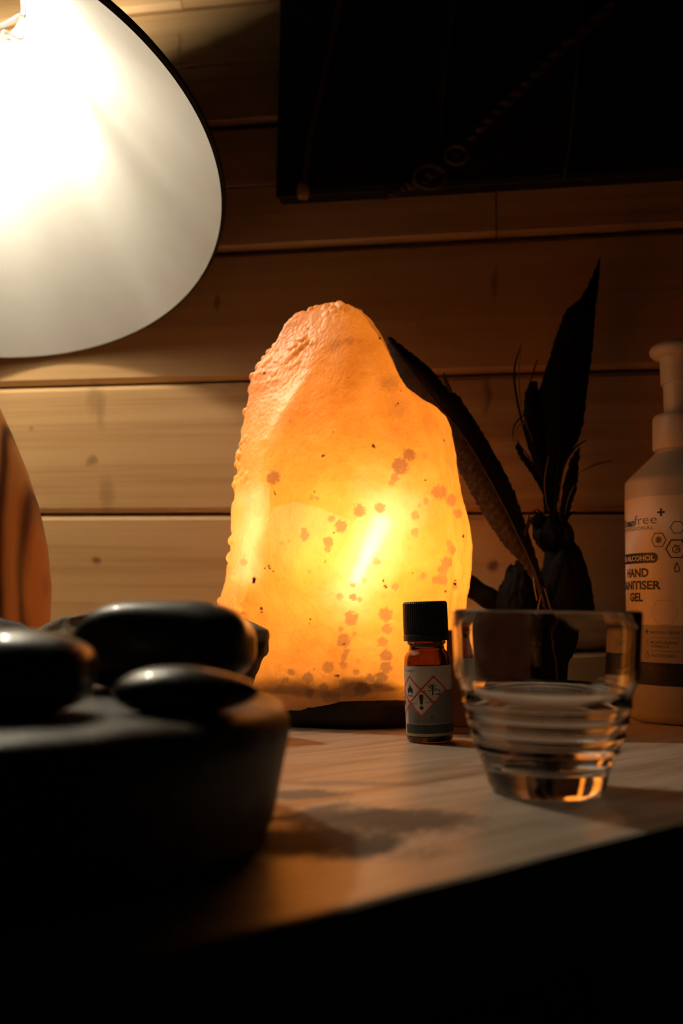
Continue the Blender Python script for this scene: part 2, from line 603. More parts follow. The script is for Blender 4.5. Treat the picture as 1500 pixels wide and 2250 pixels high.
for z in zz:
    xl, xr, x1, x2 = interp(TL, z), interp(TR, z), interp(T1, z), interp(T2, z)
    hf, hb = interp(hd_front, z), interp(hd_back, z)
    yl = SY - 0.004
    pol = np.array([(xl, yl), (x1, SY - hf * 0.93), (x1 + (x2 - x1) * 0.45, SY - hf * 1.04), (x2, SY - hf * 0.86), (xr, SY + 0.002),
                    (xr - (xr - xl) * 0.12, SY + hb * 0.72), ((xl + xr) / 2, SY + hb), (xl + (xr - xl) * 0.14, SY + hb * 0.66)])
    pc = np.vstack([pol, pol[:1]])
    # fixed share of samples for each facet, so that the creases run as edge lines
    share = [96, 90, 80, 96, 60, 50, 46, 42]
    pts = []
    for i, n in enumerate(share):
        t = np.arange(n) / n
        pts.append(pc[i] + (pc[i + 1] - pc[i]) * t[:, None])
    rows.append(np.vstack(pts))
G = np.array(rows)
NU = G.shape[1]
ker = np.exp(-0.5 * (np.arange(-20, 21) / 7.0) ** 2); ker /= ker.sum()
Gs = np.zeros_like(G)
for i, k in enumerate(ker):
    Gs += k * np.roll(G, i - 20, axis=1)
G = Gs
P3 = np.dstack([G, np.repeat(zz[:, None], NU, 1)])
# keep the silhouette after smoothing
for i in range(NZ):
    x = P3[i, :, 0]; xl, xr = interp(TL, zz[i]), interp(TR, zz[i])
    mn, mx = x.min(), x.max()
    P3[i, :, 0] = xl + (x - mn) * (xr - xl) / max(mx - mn, 1e-6)
du = np.roll(P3, -1, 1) - np.roll(P3, 1, 1)
dv = np.gradient(P3, axis=0)
nr = np.cross(du, dv); nr /= np.linalg.norm(nr, axis=2, keepdims=True) + 1e-12
if (nr[NZ // 2, 130] @ np.array([0, -1, 0])) < 0: nr = -nr
SPOTS = [(879, 1024, 18, 1), (899, 1000, 13, 1), (866, 1050, 9, .8), (860, 1061, 7, .6), (835, 1116, 11, .8), (790, 1122, 13, .9), (749, 1155, 13, .9),
         (966, 1081, 15, .9), (993, 1098, 13, .9), (1008, 1127, 10, .9), (912, 1133, 9, .7), (911, 1170, 9, .6), (936, 1100, 7, .6), (921, 1111, 6, .5),
         (993, 1209, 10, .8), (985, 1194, 6, .6), (980, 1236, 12, .9), (971, 1253, 10, .8), (969, 1275, 11, .8), (956, 1275, 8, .7), (930, 1266, 7, .6),
         (868, 1290, 8, .7), (827, 1233, 9, .7), (800, 1275, 6, .6), (775, 1312, 8, .9), (775, 1286, 6, .7), (790, 1318, 5, .7), (668, 1176, 10, .8),
         (667, 1164, 6, .8), (720, 1190, 11, .9), (718, 1206, 7, .8), (727, 1140, 7, .7), (634, 1188, 5, .5), (618, 1193, 5, .5), (684, 1092, 7, .6),
         (695, 1093, 5, .7), (537, 1236, 7, .6), (679, 1257, 5, .5), (746, 1312, 7, .6), (771, 1360, 15, .9), (748, 1383, 6, .8), (846, 1351, 15, .9),
         (850, 1383, 11, .8), (841, 1412, 11, .8), (848, 1442, 13, .9), (849, 1467, 13, .9), (839, 1490, 12, .9), (830, 1508, 10, .9), (755, 1408, 15, .9),
         (761, 1433, 7, .8), (755, 1446, 8, .8), (753, 1462, 9, .7), (719, 1467, 12, .7), (676, 1490, 11, .8), (639, 1478, 7, .8), (710, 1510, 9, .8),
         (680, 1521, 9, .7), (753, 1499, 9, .7), (796, 1517, 15, .8), (814, 1492, 10, .8), (783, 1478, 8, .7), (719, 1526, 11, .6), (625, 1496, 7, .7),
         (777, 1394, 5, .6), (735, 1528, 11, .6), (787, 1453, 6, .5), (637, 925, 5, .5), (932, 1000, 9, .35), (600, 1048, 14, 1.0), (735, 755, 22, .35),
         (767, 751, 10, .45), (855, 840, 26, .5), (873, 898, 30, .4), (866, 960, 26, .25), (935, 935, 22, .25), (1000, 1290, 6, .8), (898, 1540, 14, .5), (925, 1480, 12, .5)]
SPECK = [(818, 982, 3), (821, 986, 2), (732, 950, 1.5), (873, 888, 2.5), (868, 893, 1.5), (835, 742, 3), (675, 722, 2), (580, 820, 2.5), (1001, 1283, 3.5),
         (1002, 1276, 2.5), (1021, 1178, 3), (558, 1272, 4), (557, 1279, 3), (590, 1244, 2.5), (593, 1248, 2), (581, 1249, 2), (573, 1337, 3), (574, 1346, 2),
         (714, 1233, 1.7), (974, 968, 2.2), (708, 1003, 2.5), (712, 1002, 2), (842, 1274, 1.8), (842, 1278, 1.8), (843, 1282, 1.8), (845, 1287, 2), (848, 1291, 2.4),
         (765, 830, 1.3), (690, 1080, 1.5), (604, 1085, 2), (602, 1080, 1.5), (742, 1485, 3), (737, 1484, 2.2), (682, 1361, 2), (679, 1370, 1.7),
         (935, 1055, 1.8), (600, 1255, 1.5), (733, 1170, 2), (975, 1300, 2.2), (690, 1469, 1.5), (755, 1415, 2.2), (880, 860, 1.2), (905, 1260, 1.5)]
px, py = project(P3.reshape(-1, 3))
px = px.reshape(NZ, NU); py = py.reshape(NZ, NU)
front_m = (nr[:, :, 1] < 0.25)
dark = np.zeros((NZ, NU)); clear = np.zeros((NZ, NU)); speck = np.zeros((NZ, NU)); lump = np.zeros((NZ, NU))
wob = np.zeros((NZ, NU)); disp = np.zeros((NZ, NU))
flat = P3.reshape(-1, 3)
wobf = wob.reshape(-1); dispf = disp.reshape(-1)
crust_zone = np.clip((nr[:, :, 0] * -1.0 - 0.12) * 2.6, 0, 1)              # the crust grows on the left face
crust_zone = np.maximum(crust_zone, np.clip((P3[:, :, 2] - (ZT - 0.020)) / 0.014, 0, 1))
cz = crust_zone.reshape(-1)
edge_z = (0.55 * np.clip(1 - np.abs(nr[:, :, 1]) / 0.45, 0, 1) * (nr[:, :, 0] < 0.3) + 0.45 * np.clip((P3[:, :, 2] - (ZT - 0.012)) / 0.008, 0, 1)).reshape(-1)
for i in range(len(flat)):
    p = Vector(flat[i])
    a = noise.noise(p * 620)
    wobf[i] = a + 0.6 * noise.noise(p * 1300)
    d = 0.0028 * noise.noise(p * 17) + 0.0016 * noise.noise(Vector((p.x * 55, p.y * 55, p.z * 24))) + 0.00032 * noise.noise(p * 150)
    d += 0.00022 * a
    if cz[i] > 0.01:
        dd = noise.voronoi(p * 170)[0]
        amp = max(0.0, noise.noise(p * 48 + Vector((5, 1, 2))) + 0.10 + edge_z[i])
        q_ = max(0.0, 1 - (dd[0] / 0.60) ** 2)
        d += cz[i] * min(1.0, amp * amp * 2.2) * 0.0026 * q_ ** 0.7
        d += cz[i] * 0.00022 * noise.noise(p * 420)
    dispf[i] = d
for x, y, r, k in SPOTS:
    s = np.hypot(px - x, py - y) / r + wob * 0.42
    e = 0.22 if k > 0.55 else 0.8
    dark = np.maximum(dark, k * np.clip((1.15 - s) / e, 0, 1) * front_m)
for x, y, r in SPECK:
    s = np.hypot(px - x, py - y) / r + wob * 0.3
    speck = np.maximum(speck, np.clip((1.3 - s) / 0.5, 0, 1) * front_m)


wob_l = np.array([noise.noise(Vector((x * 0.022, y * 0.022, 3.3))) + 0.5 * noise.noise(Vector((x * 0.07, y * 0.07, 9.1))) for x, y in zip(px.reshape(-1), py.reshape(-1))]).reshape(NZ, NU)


def glow_streak(x0, y0, x1, y1, w0, w1, k, soft=1.0):
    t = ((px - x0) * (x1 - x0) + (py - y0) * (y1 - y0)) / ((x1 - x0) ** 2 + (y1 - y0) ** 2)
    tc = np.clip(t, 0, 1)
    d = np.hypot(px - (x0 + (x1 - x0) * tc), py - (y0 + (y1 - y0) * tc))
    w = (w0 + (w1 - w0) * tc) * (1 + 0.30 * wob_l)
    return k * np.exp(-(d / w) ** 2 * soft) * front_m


clear = np.maximum(clear, glow_streak(838, 1150, 782, 1272, 26, 17, 1.0))  # bright band and its halo: glow put into the salt colour
clear = np.maximum(clear, glow_streak(850, 1130, 770, 1300, 66, 46, 0.40))
clear = np.maximum(clear, glow_streak(560, 1100, 545, 1260, 30, 24, 0.42) * (px < 592))  # pale strip of light on the left, also put into the colour
clear = np.maximum(clear, glow_streak(640, 860, 596, 960, 24, 14, 0.16))
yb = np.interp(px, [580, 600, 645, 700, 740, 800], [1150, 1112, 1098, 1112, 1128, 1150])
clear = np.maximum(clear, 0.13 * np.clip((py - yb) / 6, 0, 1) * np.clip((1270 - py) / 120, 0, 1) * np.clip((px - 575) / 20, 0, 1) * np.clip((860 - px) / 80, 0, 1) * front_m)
disp += 0.0004 * dark * (dark > 0.5)
fade = np.clip((ZT - zz) / 0.004, 0.15, 1)[:, None]
P3 = P3 + nr * (disp * fade)[:, :, None]
# ragged lower edge
bot = np.clip((0.03 - P3[:, :, 2]) / 0.024, 0, 1)
edge = np.interp(P3[0, :, 0], [-0.08, -0.045, -0.012, 0.004, 0.022, 0.05, 0.09], [0.014, 0.007, 0.001, 0.002, 0.010, 0.016, 0.017])
edge = edge + np.array([0.0012 * noise.noise(Vector(tuple(P3[0, j] * 160))) for j in range(NU)])
P3[:, :, 2] += bot * (edge[None, :] - 0.004)
verts = P3.reshape(-1, 3).tolist()
faces = []
for i in range(NZ - 1):
    a = i * NU
    for j in range(NU):
        k = (j + 1) % NU
        faces.append((a + j, a + k, a + NU + k, a + NU + j))
top_c = P3[-1].mean(0)
verts.append((top_c + np.array([0, 0, 0.0006])).tolist())
for j in range(NU):
    faces.append(((NZ - 1) * NU + j, (NZ - 1) * NU + (j + 1) % NU, NZ * NU))
salt = thing('salt_lamp', 'tall glowing orange salt crystal lamp on a dark wooden base', 'lamp', base_org)
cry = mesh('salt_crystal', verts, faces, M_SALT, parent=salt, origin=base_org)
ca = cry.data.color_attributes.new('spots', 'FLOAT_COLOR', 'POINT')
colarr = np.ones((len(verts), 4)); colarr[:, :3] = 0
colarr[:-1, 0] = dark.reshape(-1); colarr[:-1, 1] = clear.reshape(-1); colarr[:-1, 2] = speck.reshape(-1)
thick = 1 - 0.72 * np.clip((nr[:, :, 1] - 0.05) / 0.5, 0, 1)  # back transmission lowered to dim the wall glow; the shell itself is even
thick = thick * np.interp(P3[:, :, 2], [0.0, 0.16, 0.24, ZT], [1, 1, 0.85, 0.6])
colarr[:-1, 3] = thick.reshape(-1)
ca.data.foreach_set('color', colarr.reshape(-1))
# wooden base: irregular disc, with the plug that carries the bulb
M_BASE = stone_mat('dark_base_wood', (0.012, 0.007, 0.004), (0.035, 0.02, 0.011), 0.6, 60, 0.3)
V, F = [], []
prof = [(0.0, 0.0), (0.90, 0.0), (0.97, 0.003), (1.0, 0.008), (0.985, 0.0135), (0.93, 0.0165), (0.80, 0.0175), (0.0, 0.0175)]
seg = 90
bx, by = 0.066, 0.060
rings = []
for r, z in prof:
    if r == 0:
        rings.append([len(V)]); V.append((base_org[0] - 0.004, SY - 0.002, z))
    else:
        rr = []
        for k in range(seg):
            a = 2 * math.pi * k / seg
            w = 1 + 0.05 * noise.noise(Vector((math.cos(a) * 2, math.sin(a) * 2, 4.2))) + 0.02 * noise.noise(Vector((math.cos(a) * 7, math.sin(a) * 7, z * 90)))
            rr.append(len(V)); V.append((base_org[0] - 0.004 + bx * r * w * math.cos(a), SY - 0.002 + by * r * w * math.sin(a), z))
        rings.append(rr)
for Aq, Bq in zip(rings, rings[1:]):
    for k in range(seg):
        j = (k + 1) % seg
        if len(Aq) == 1: F.append((Aq[0], Bq[j], Bq[k]))
        elif len(Bq) == 1: F.append((Aq[k], Aq[j], Bq[0]))
        else: F.append((Aq[k], Aq[j], Bq[j], Bq[k]))
mesh('lamp_base', V, F, M_BASE, parent=salt, origin=base_org)
V, F = lathe([(0, 0.0176), (0.052, 0.0176), (0.0545, 0.034), (0.052, 0.0385), (0.016, 0.0385), (0.015, 0.064), (0, 0.064)], 40)  # bulb plug; its unseen wide disc is shaped to shade the crystal's foot
mesh('holder_baffle', [((x * 1.38 - 0.013, y * 1.02, z) if abs(x) + abs(y) > 0.04 else (x, y, z)) for x, y, z in V], F, M_BASE, parent=salt)
sl = bpy.data.lights.new('salt_bulb', 'POINT')
sl.energy = SALT_W
sl.color = SALT_COL
sl.shadow_soft_size = 0.016
so = bpy.data.objects.new('salt_bulb', sl)
COL.objects.link(so)
so.parent = salt
so.location = (0.004, -0.004, 0.105)

# ------------------------------------------------------------------ table lamp
LS = 1.62
q0 = np.array([-0.184, 0.4107, 0.2526])
LN_ = np.array([-0.016, 0.349, 0.937]); LN_ /= np.linalg.norm(LN_)
LC = EYE + (q0 - EYE) * LS
LR, LL, Lr = 0.13 * LS, 0.121 * LS, 0.0295 * LS
rotL = Vector((0, 0, 1)).rotation_difference(Vector(LN_)).to_matrix()
SH = lambda p: LC + np.array(rotL @ Vector(p))
BASEXY = np.array([-0.256, 0.668])
lamp = thing('table_lamp', 'lit table lamp with a black conical shade, white inside, and a wooden base', 'lamp', (BASEXY[0], BASEXY[1], 0))
lo = np.array([BASEXY[0], BASEXY[1], 0])
M_SHW, nt, b = mat('white_shade_lining')
tc = N(nt, 'ShaderNodeTexCoord').outputs['Object']
nt.links.new(ramp(nt, noise_n(nt, tc, 40, 3), [(0.3, (0.68, 0.67, 0.635)), (0.7, (0.72, 0.71, 0.675))]), b.inputs['Base Color'])
b.inputs['Roughness'].default_value = 0.38
M_SHB = plain('black_shade_cloth', (0.006, 0.006, 0.006), 0.75, scale=500)
segs, lev = 240, 26
Vi, Fi = [], []
def pleat(a):
    return 0.0010 * math.sin(3 * a + 0.6) + 0.0022 * abs(math.sin(6 * a + 1.3)) + 0.0014 * abs(math.sin(11 * a + 0.4))
for i in range(lev):
    t = i / (lev - 1)
    for k in range(segs):
        a = 2 * math.pi * k / segs
        r = LR + (Lr - LR) * t - (0.0030 + pleat(a)) * max(0.0, math.sin(math.pi * min(1, t * 1.02)))
        Vi.append(SH((r * math.cos(a), r * math.sin(a), LL * t)))
for i in range(lev):
    t = i / (lev - 1)
    for k in range(segs):
        a = 2 * math.pi * k / segs
        r = LR + (Lr - LR) * t + 0.0012
        Vi.append(SH((r * math.cos(a), r * math.sin(a), LL * t + 0.0008)))
n1 = lev * segs
fmi = []
for i in range(lev - 1):
    for k in range(segs):
        j = (k + 1) % segs
        Fi.append((i * segs + j, i * segs + k, (i + 1) * segs + k, (i + 1) * segs + j)); fmi.append(0)
        Fi.append((n1 + i * segs + k, n1 + i * segs + j, n1 + (i + 1) * segs + j, n1 + (i + 1) * segs + k)); fmi.append(1)
for k in range(segs):
    j = (k + 1) % segs
    Fi.append((k, j, n1 + j, n1 + k)); fmi.append(1)
    q = (lev - 1) * segs
    Fi.append((q + j, q + k, n1 + q + k, n1 + q + j)); fmi.append(1)
shade = mesh('lamp_shade', Vi, Fi, None, parent=lamp, origin=lo, mats=[M_SHW, M_SHB], fm=fmi)
sharp(shade, 30)
tag(shade, 'conical shade, black outside and white inside')
# rim binding and top ring
def ringtube(R, z, rad, seg=160, s2=8):
    V, F = [], []
    for k in range(seg):
        a = 2 * math.pi * k / seg
        for m_ in range(s2):
            w = 2 * math.pi * m_ / s2
            rr = R + rad * math.cos(w)
            V.append(SH((rr * math.cos(a), rr * math.sin(a), z + rad * 1.0 * math.sin(w))))
    for k in range(seg):
        for m_ in range(s2):
            F.append((k * s2 + m_, ((k + 1) % seg) * s2 + m_, ((k + 1) % seg) * s2 + (m_ + 1) % s2, k * s2 + (m_ + 1) % s2))
    return V, F
mesh('rim_binding', *ringtube(LR + 0.0010, 0.0030, 0.0021), M_SHB, parent=shade, origin=lo)
mesh('top_ring', *ringtube(Lr - 0.001, LL - 0.0012, 0.0016, 80), M_WIRE, parent=shade, origin=lo)
# spider of bent wire from the top ring down to the socket
for k in (1, 2):
    a = 0.35 + k * 2 * math.pi / 3
    ca_, sa_ = math.cos(a), math.sin(a)
    pth = [(Lr - 0.002, LL - 0.001), (Lr - 0.0015, LL - 0.010), (Lr - 0.006, LL - 0.0165), (0.026, LL - 0.010), (0.020, LL - 0.012), (0.0148, LL - 0.014)]
    P = spline([SH((r * ca_, r * sa_, z)) for r, z in pth], 36)
    mesh('spider_wire', *tube(P, 0.00125, 8), M_WIRE, parent=shade, origin=lo)
P = [at(x, y, d_) for x, y, d_ in ((44, 40, 0.748), (52, 52, 0.746), (52, 78, 0.744), (45, 86, 0.742), (27, 79, 0.738), (11, 70, 0.735), (5, 80, 0.733), (1, 100, 0.731), (-6, 135, 0.728))]
P = spline(P + [SH((0.026, 0, LL - 0.030)), SH((0.0148, 0, LL - 0.020))], 60)
mesh('spider_wire', *tube(P, 0.0014, 8), M_WIRE, parent=shade, origin=lo)
# two wire loops round the bulb, added to cast shadow streaks down the shade
zc = LL - 0.037
for a0 in (0.72, 0.72 + math.pi):
    pts_ = [(a0 - 0.30, Lr - 0.002, LL - 0.002), (a0 - 0.34, 0.034, LL - 0.022), (a0 - 0.42, 0.0215, zc + 0.004), (a0 - 0.42, 0.0195, zc - 0.012), (a0 - 0.15, 0.0170, zc - 0.020),
            (a0 + 0.15, 0.0170, zc - 0.020), (a0 + 0.42, 0.0195, zc - 0.012), (a0 + 0.42, 0.0215, zc + 0.004), (a0 + 0.34, 0.034, LL - 0.022), (a0 + 0.30, Lr - 0.002, LL - 0.002)]
    P = spline([SH((r * math.cos(a), r * math.sin(a), z)) for a, r, z in pts_], 70)
    mesh('shadow_wire', *tube(P, 0.0017, 8), M_WIRE, parent=shade, origin=lo)
# socket, bulb, stem, wooden base
def lathe_n(prof, seg=40):
    V, F = lathe(prof, seg)
    return [SH(p) for p in V], F
M_SOCK = plain('white_socket', (0.62, 0.58, 0.52), 0.4)
mesh('socket', *lathe_n([(0, LL + 0.016), (0.0150, LL + 0.016), (0.0150, LL - 0.004), (0.0140, LL - 0.007), (0.0140, LL - 0.011), (0, LL - 0.011)][::-1]), M_SOCK, parent=lamp, origin=lo)
zb = LL - 0.011
bulb_prof = [(0.0050, zb + 0.001), (0.0052, zb - 0.008), (0.0062, zb - 0.011), (0.0064, zb - 0.016), (0.0064, zb - 0.026), (0.0064, zb - 0.034), (0.0056, zb - 0.038), (0.0034, zb - 0.0405), (0, zb - 0.0412)]
Vb, Fb = lathe_n(bulb_prof[::-1], 20)
eq = [float(np.mean([(np.asarray(Vb[i]) - LC) @ LN_ for i in f_])) for f_ in Fb]
mesh('bulb', Vb, Fb, None, parent=lamp, origin=lo, mats=[emit_mat('lit_bulb_dome', LAMP_COL, LAMP_E * 10), emit_mat('lit_bulb_collar', LAMP_COL, LAMP_E * 8)],
     fm=[0 if q < zb - 0.020 else 1 for q in eq])
top_sock = SH((0, 0, LL - 0.018))
egg = [(0.0, 0.0), (0.044, 0.0), (0.047, 0.003), (0.056, 0.030), (0.0605, 0.062), (0.0605, 0.085), (0.057, 0.112), (0.050, 0.140), (0.041, 0.165), (0.030, 0.190), (0.019, 0.212), (0.012, 0.226), (0.011, 0.240), (0, 0.240)]
ep = []
for i in range(len(egg) - 1):
    for t in (0, 0.5):
        ep.append((egg[i][0] + (egg[i + 1][0] - egg[i][0]) * t, egg[i][1] + (egg[i + 1][1] - egg[i][1]) * t))
ep.append(egg[-1])
m_, nt, b = mat('striped_turned_wood')
tc = N(nt, 'ShaderNodeTexCoord').outputs['Object']
dist = noise_n(nt, tc, 14, 3, 0.5)
wv = N(nt, 'ShaderNodeTexWave', wave_type='BANDS', bands_direction='X')
wv.inputs['Scale'].default_value = 30; wv.inputs['Distortion'].default_value = 5.0; wv.inputs['Detail'].default_value = 2; wv.inputs['Detail Scale'].default_value = 0.7
nt.links.new(mapping(nt, tc, (1, 0.7, 0.42), rot=(0, 0.30, 0)), wv.inputs['Vector'])
nt.links.new(ramp(nt, wv.outputs['Fac'], [(0.0, (0.08, 0.024, 0.006)), (0.25, (0.32, 0.12, 0.028)), (0.8, (0.52, 0.23, 0.06))]), b.inputs['Base Color'])
b.inputs['Roughness'].default_value = 0.4
M_EGG = m_
V, F = lathe(ep, 64)
mesh('wooden_body', V, F, M_EGG, parent=lamp)
# the stem bends out to the left of the bulb and meets the socket from the side
stem = spline([lo + np.array([0, 0, 0.238]), lo + np.array([-0.012, 0.0, 0.262]), SH((-0.075, 0.0, -0.015)), SH((-0.070, 0.0, 0.045)), SH((-0.056, 0, LL - 0.070)), SH((-0.034, 0, LL - 0.022)), SH((-0.012, 0, LL - 0.012))], 60)
mesh('stem', *tube(stem, 0.0042, 10), plain('brass', (0.35, 0.24, 0.10), 0.35, 1.0), parent=lamp, origin=lo)

# ------------------------------------------------------------------ dish with stones
DC = np.array([-0.139, 0.332, 0.0])
DH = 0.043
M_DISH = stone_mat('dark_dish_wood', (0.045, 0.033, 0.025), (0.15, 0.11, 0.08), 0.48, 55, 0.5)
prof = [(0, 0), (0.113, 0), (0.1165, 0.0015), (0.1185, 0.006), (0.1210, 0.020), (0.1232, 0.033), (0.1232, 0.038), (0.121, 0.0418), (0.116, 0.0433), (0.105, 0.0436), (0.09, 0.0430), (0.05, 0.0428), (0, 0.0428)]
V, F = lathe(prof, 128)
V = [(x * (1 + 0.018 * noise.noise(Vector((x * 20, y * 20, 1)))), y * (1 + 0.018 * noise.noise(Vector((x * 20, y * 20, 1)))),
      z + (0.0010 * noise.noise(Vector((x * 60, y * 60, z * 60))) if z > 0.03 else 0)) for x, y, z in V]
dish = mesh('stone_tray', V, F, M_DISH, origin=None)
dish.location = Vector(DC)
tag(dish, 'dark round thick tray in the foreground with smooth stones on it', 'tray')
M_STONE = stone_mat('dark_basalt', (0.014, 0.013, 0.012), (0.040, 0.036, 0.032), 0.36, 160, 0.10)
M_STONE2 = stone_mat('speckled_basalt', (0.014, 0.013, 0.012), (0.070, 0.060, 0.050), 0.42, 150, 0.22)


for m_s in (M_STONE, M_STONE2):
    bs = m_s.node_tree.nodes['Principled BSDF']
    bs.inputs['Coat Weight'].default_value = 0.35
    bs.inputs['Coat Roughness'].default_value = 0.10


def stone(name, label, c, rx, ry, rz, seed, mt, rot=0.0, ex=2.3, tip=0.0):
    def fn(v):
        p = np.array(v)
        q = np.sign(p) * np.abs(p) ** (2 / ex)
        q = q / (np.abs(q) ** ex).sum() ** (1 / ex)
        x, y, z = q
        if tip:
            z *= (1 - tip * max(0, x) ** 1.5); y *= (1 - tip * 0.6 * max(0, x) ** 1.5)
        d = 1 + 0.05 * noise.noise(Vector((x * 1.3 + seed, y * 1.3, z * 1.3)))
        return (x * rx * d, y * ry * d, z * rz * d)
    V, F = ico(5, fn)
    zmin = min(v[2] for v in V)
    V = [(x, y, z - zmin) for x, y, z in V]
    o = mesh(name, V, F, mt)
    o.location = (c[0], c[1], c[2]); o.rotation_euler = (0, 0, rot)
    return tag(o, label, 'stone', 'smooth dark stones on the round tray')


def tray_pt(x, Y): return (float(at(x, 1500, Y)[0]), Y, DH - 0.0004)
stone('smooth_stone', 'rounded dark stone at the left frame edge, front of the tray', tray_pt(44, 0.287), 0.0205, 0.022, 0.0121, 1.0, M_STONE, 0, 2.5)
stone('smooth_stone', 'largest speckled dark stone, at the back of the tray, flat on top', tray_pt(360, 0.375), 0.0330, 0.022, 0.0166, 5.0, M_STONE2, -0.05, 2.9)
stone('smooth_stone', 'small flat dark stone with a pointed right end, front of the largest stone', tray_pt(410, 0.293), 0.0216, 0.014, 0.0073, 9.0, M_STONE, 0.03, 2.1, 0.35)

# ------------------------------------------------------------------ rough rock and bark behind the tray
m_, nt, b = mat('tan_and_black_rock')
tc = N(nt, 'ShaderNodeTexCoord').outputs['Object']
nz = noise_n(nt, tc, 60, 6, 0.65)
sx = N(nt, 'ShaderNodeSeparateXYZ'); nt.links.new(tc, sx.inputs[0])
c1 = ramp(nt, nz, [(0.3, (0.15, 0.10, 0.05)), (0.5, (0.36, 0.27, 0.16)), (0.7, (0.50, 0.41, 0.28))])
h = math_n(nt, 'ADD', sx.outputs[2], math_n(nt, 'MULTIPLY', nz, 0.006))
mr = N(nt, 'ShaderNodeMapRange'); mr.inputs[1].default_value = 0.0565; mr.inputs[2].default_value = 0.0605; nt.links.new(h, mr.inputs[0])
c2 = ramp(nt, nz, [(0.3, (0.010, 0.008, 0.007)), (0.7, (0.045, 0.034, 0.026))])
nt.links.new(mixc(nt, mr.outputs[0], c2, c1), b.inputs['Base Color'])
b.inputs['Roughness'].default_value = 0.8
bump(nt, b, nz, 0.6, 0.002)
RY = 0.572
rock_r = [(1355, 533), (1357, 545), (1368, 553), (1375, 570), (1384, 584), (1400, 587), (1425, 583), (1438, 584), (1446, 577), (1465, 572), (1480, 565), (1500, 556), (1560, 545), (1660, 540)]
rock_l = [(1352, 300), (1352, 150), (1358, 125), (1372, 100), (1385, 84), (1410, 78), (1480, 84), (1560, 92), (1660, 96)]
rr_ = sorted((at(x, y, RY)[2], at(x, y, RY)[0]) for y, x in rock_r)
rl_ = sorted((at(x, y, RY)[2], at(x, y, RY)[0]) for y, x in rock_l)
V, F = [], []
nzr, nur = 44, 96
zt = at(300, 1349, RY)[2]
for i in range(nzr):
    z = 0.0 + zt * i / (nzr - 1)
    x0, x1 = interp(rl_, z), interp(rr_, z)
    hdp = 0.022 * (1 - max(0.0, (z - 0.043) / (zt - 0.043)) * 0.86)
    for k in range(nur):
        a = 2 * math.pi * k / nur
        ca_, sa_ = math.cos(a), math.sin(a)
        ex = 0.55
        X = (x0 + x1) / 2 + (x1 - x0) / 2 * math.copysign(abs(ca_) ** ex, ca_)
        Y = RY + hdp * math.copysign(abs(sa_) ** ex, sa_)
        p = Vector((X, Y, z))
        d = 0.0022 * noise.noise(p * 90) + 0.0018 * (0.5 - noise.voronoi(p * 110)[0][0])
        V.append((X + d * ca_, Y + d * sa_ * 2.5, max(0, z + (0.0015 * noise.noise(p * 120) if i > 3 else 0))))
for i in range(nzr - 1):
    for k in range(nur):
        j = (k + 1) % nur
        F.append((i * nur + k, i * nur + j, (i + 1) * nur + j, (i + 1) * nur + k))
F.append(tuple((nzr - 1) * nur + k for k in range(nur))); F.append(tuple(range(nur - 1, -1, -1)))
rock = mesh('rough_rock', V, F, m_, origin=((rl_[0][1] + rr_[0][1]) / 2, RY, 0))
tag(rock, 'rough rock, tan crust above and black below, behind the largest stone', 'rock')
# bark
M_BARK = stone_mat('brown_bark', (0.030, 0.014, 0.008), (0.14, 0.075, 0.05), 0.7, 120, 0.8)
BP = [at(x, y, 0.455) for x, y in ((-170, 1350), (-90, 1352), (-20, 1357), (30, 1364), (70, 1378), (86, 1388))]
BP = spline([p - np.array([0, 0, 0.016]) for p in BP], 60)
V, F = tube(BP, [0.017 - 0.009 * (i / 60) ** 2 for i in range(61)], 40)
V = [np.asarray(v) for v in V]
V2 = []
for i, v in enumerate(V):
    c = BP[min(i // 40, 60)]
    d = v - c; n_ = np.linalg.norm(d) + 1e-9
    ang = math.atan2(d[2], d[1])
    k = 0.0022 * noise.noise(Vector((v[0] * 40, math.cos(ang) * 2.5, math.sin(ang) * 2.5))) + 0.0014 * noise.noise(Vector((v[0] * 120, math.cos(ang) * 7, math.sin(ang) * 7)))
    V2.append(c + d / n_ * (n_ + k))
bo = np.array([BP[30][0], BP[30][1], 0])
bark = thing('driftwood', 'twisted dark brown driftwood at the left frame edge behind the tray', 'driftwood', bo)
mesh('bark_roll', V2, F, M_BARK, parent=bark, origin=bo)
for i in (14, 44):
    p = BP[i]
    mesh('foot', *tube([p - np.array([0, 0, 0.006]), np.array([p[0] - 0.002, p[1] + 0.002, (p[2]) * 0.5]), np.array([p[0] + 0.002, p[1], 0.0])], [0.007, 0.0065, 0.008], 12), M_BARK, parent=bark, origin=bo)

# ------------------------------------------------------------------ lettering helpers
_txt_cache = {}


def text_mesh(s, bold=0.0, spacing=1.0):
    cu = bpy.data.curves.new('t', 'FONT')
    cu.body = s
    cu.size = 1.0
    cu.offset = bold
    cu.space_character = spacing
    cu.resolution_u = 3
    o = bpy.data.objects.new('t', cu)
    COL.objects.link(o)
    bpy.context.view_layer.update()
    me = o.to_mesh()
    v = np.array([tuple(q.co) for q in me.vertices]); f = [tuple(p.vertices) for p in me.polygons]
    o.to_mesh_clear()
    bpy.data.objects.remove(o); bpy.data.curves.remove(cu)
    return v[:, :2], f


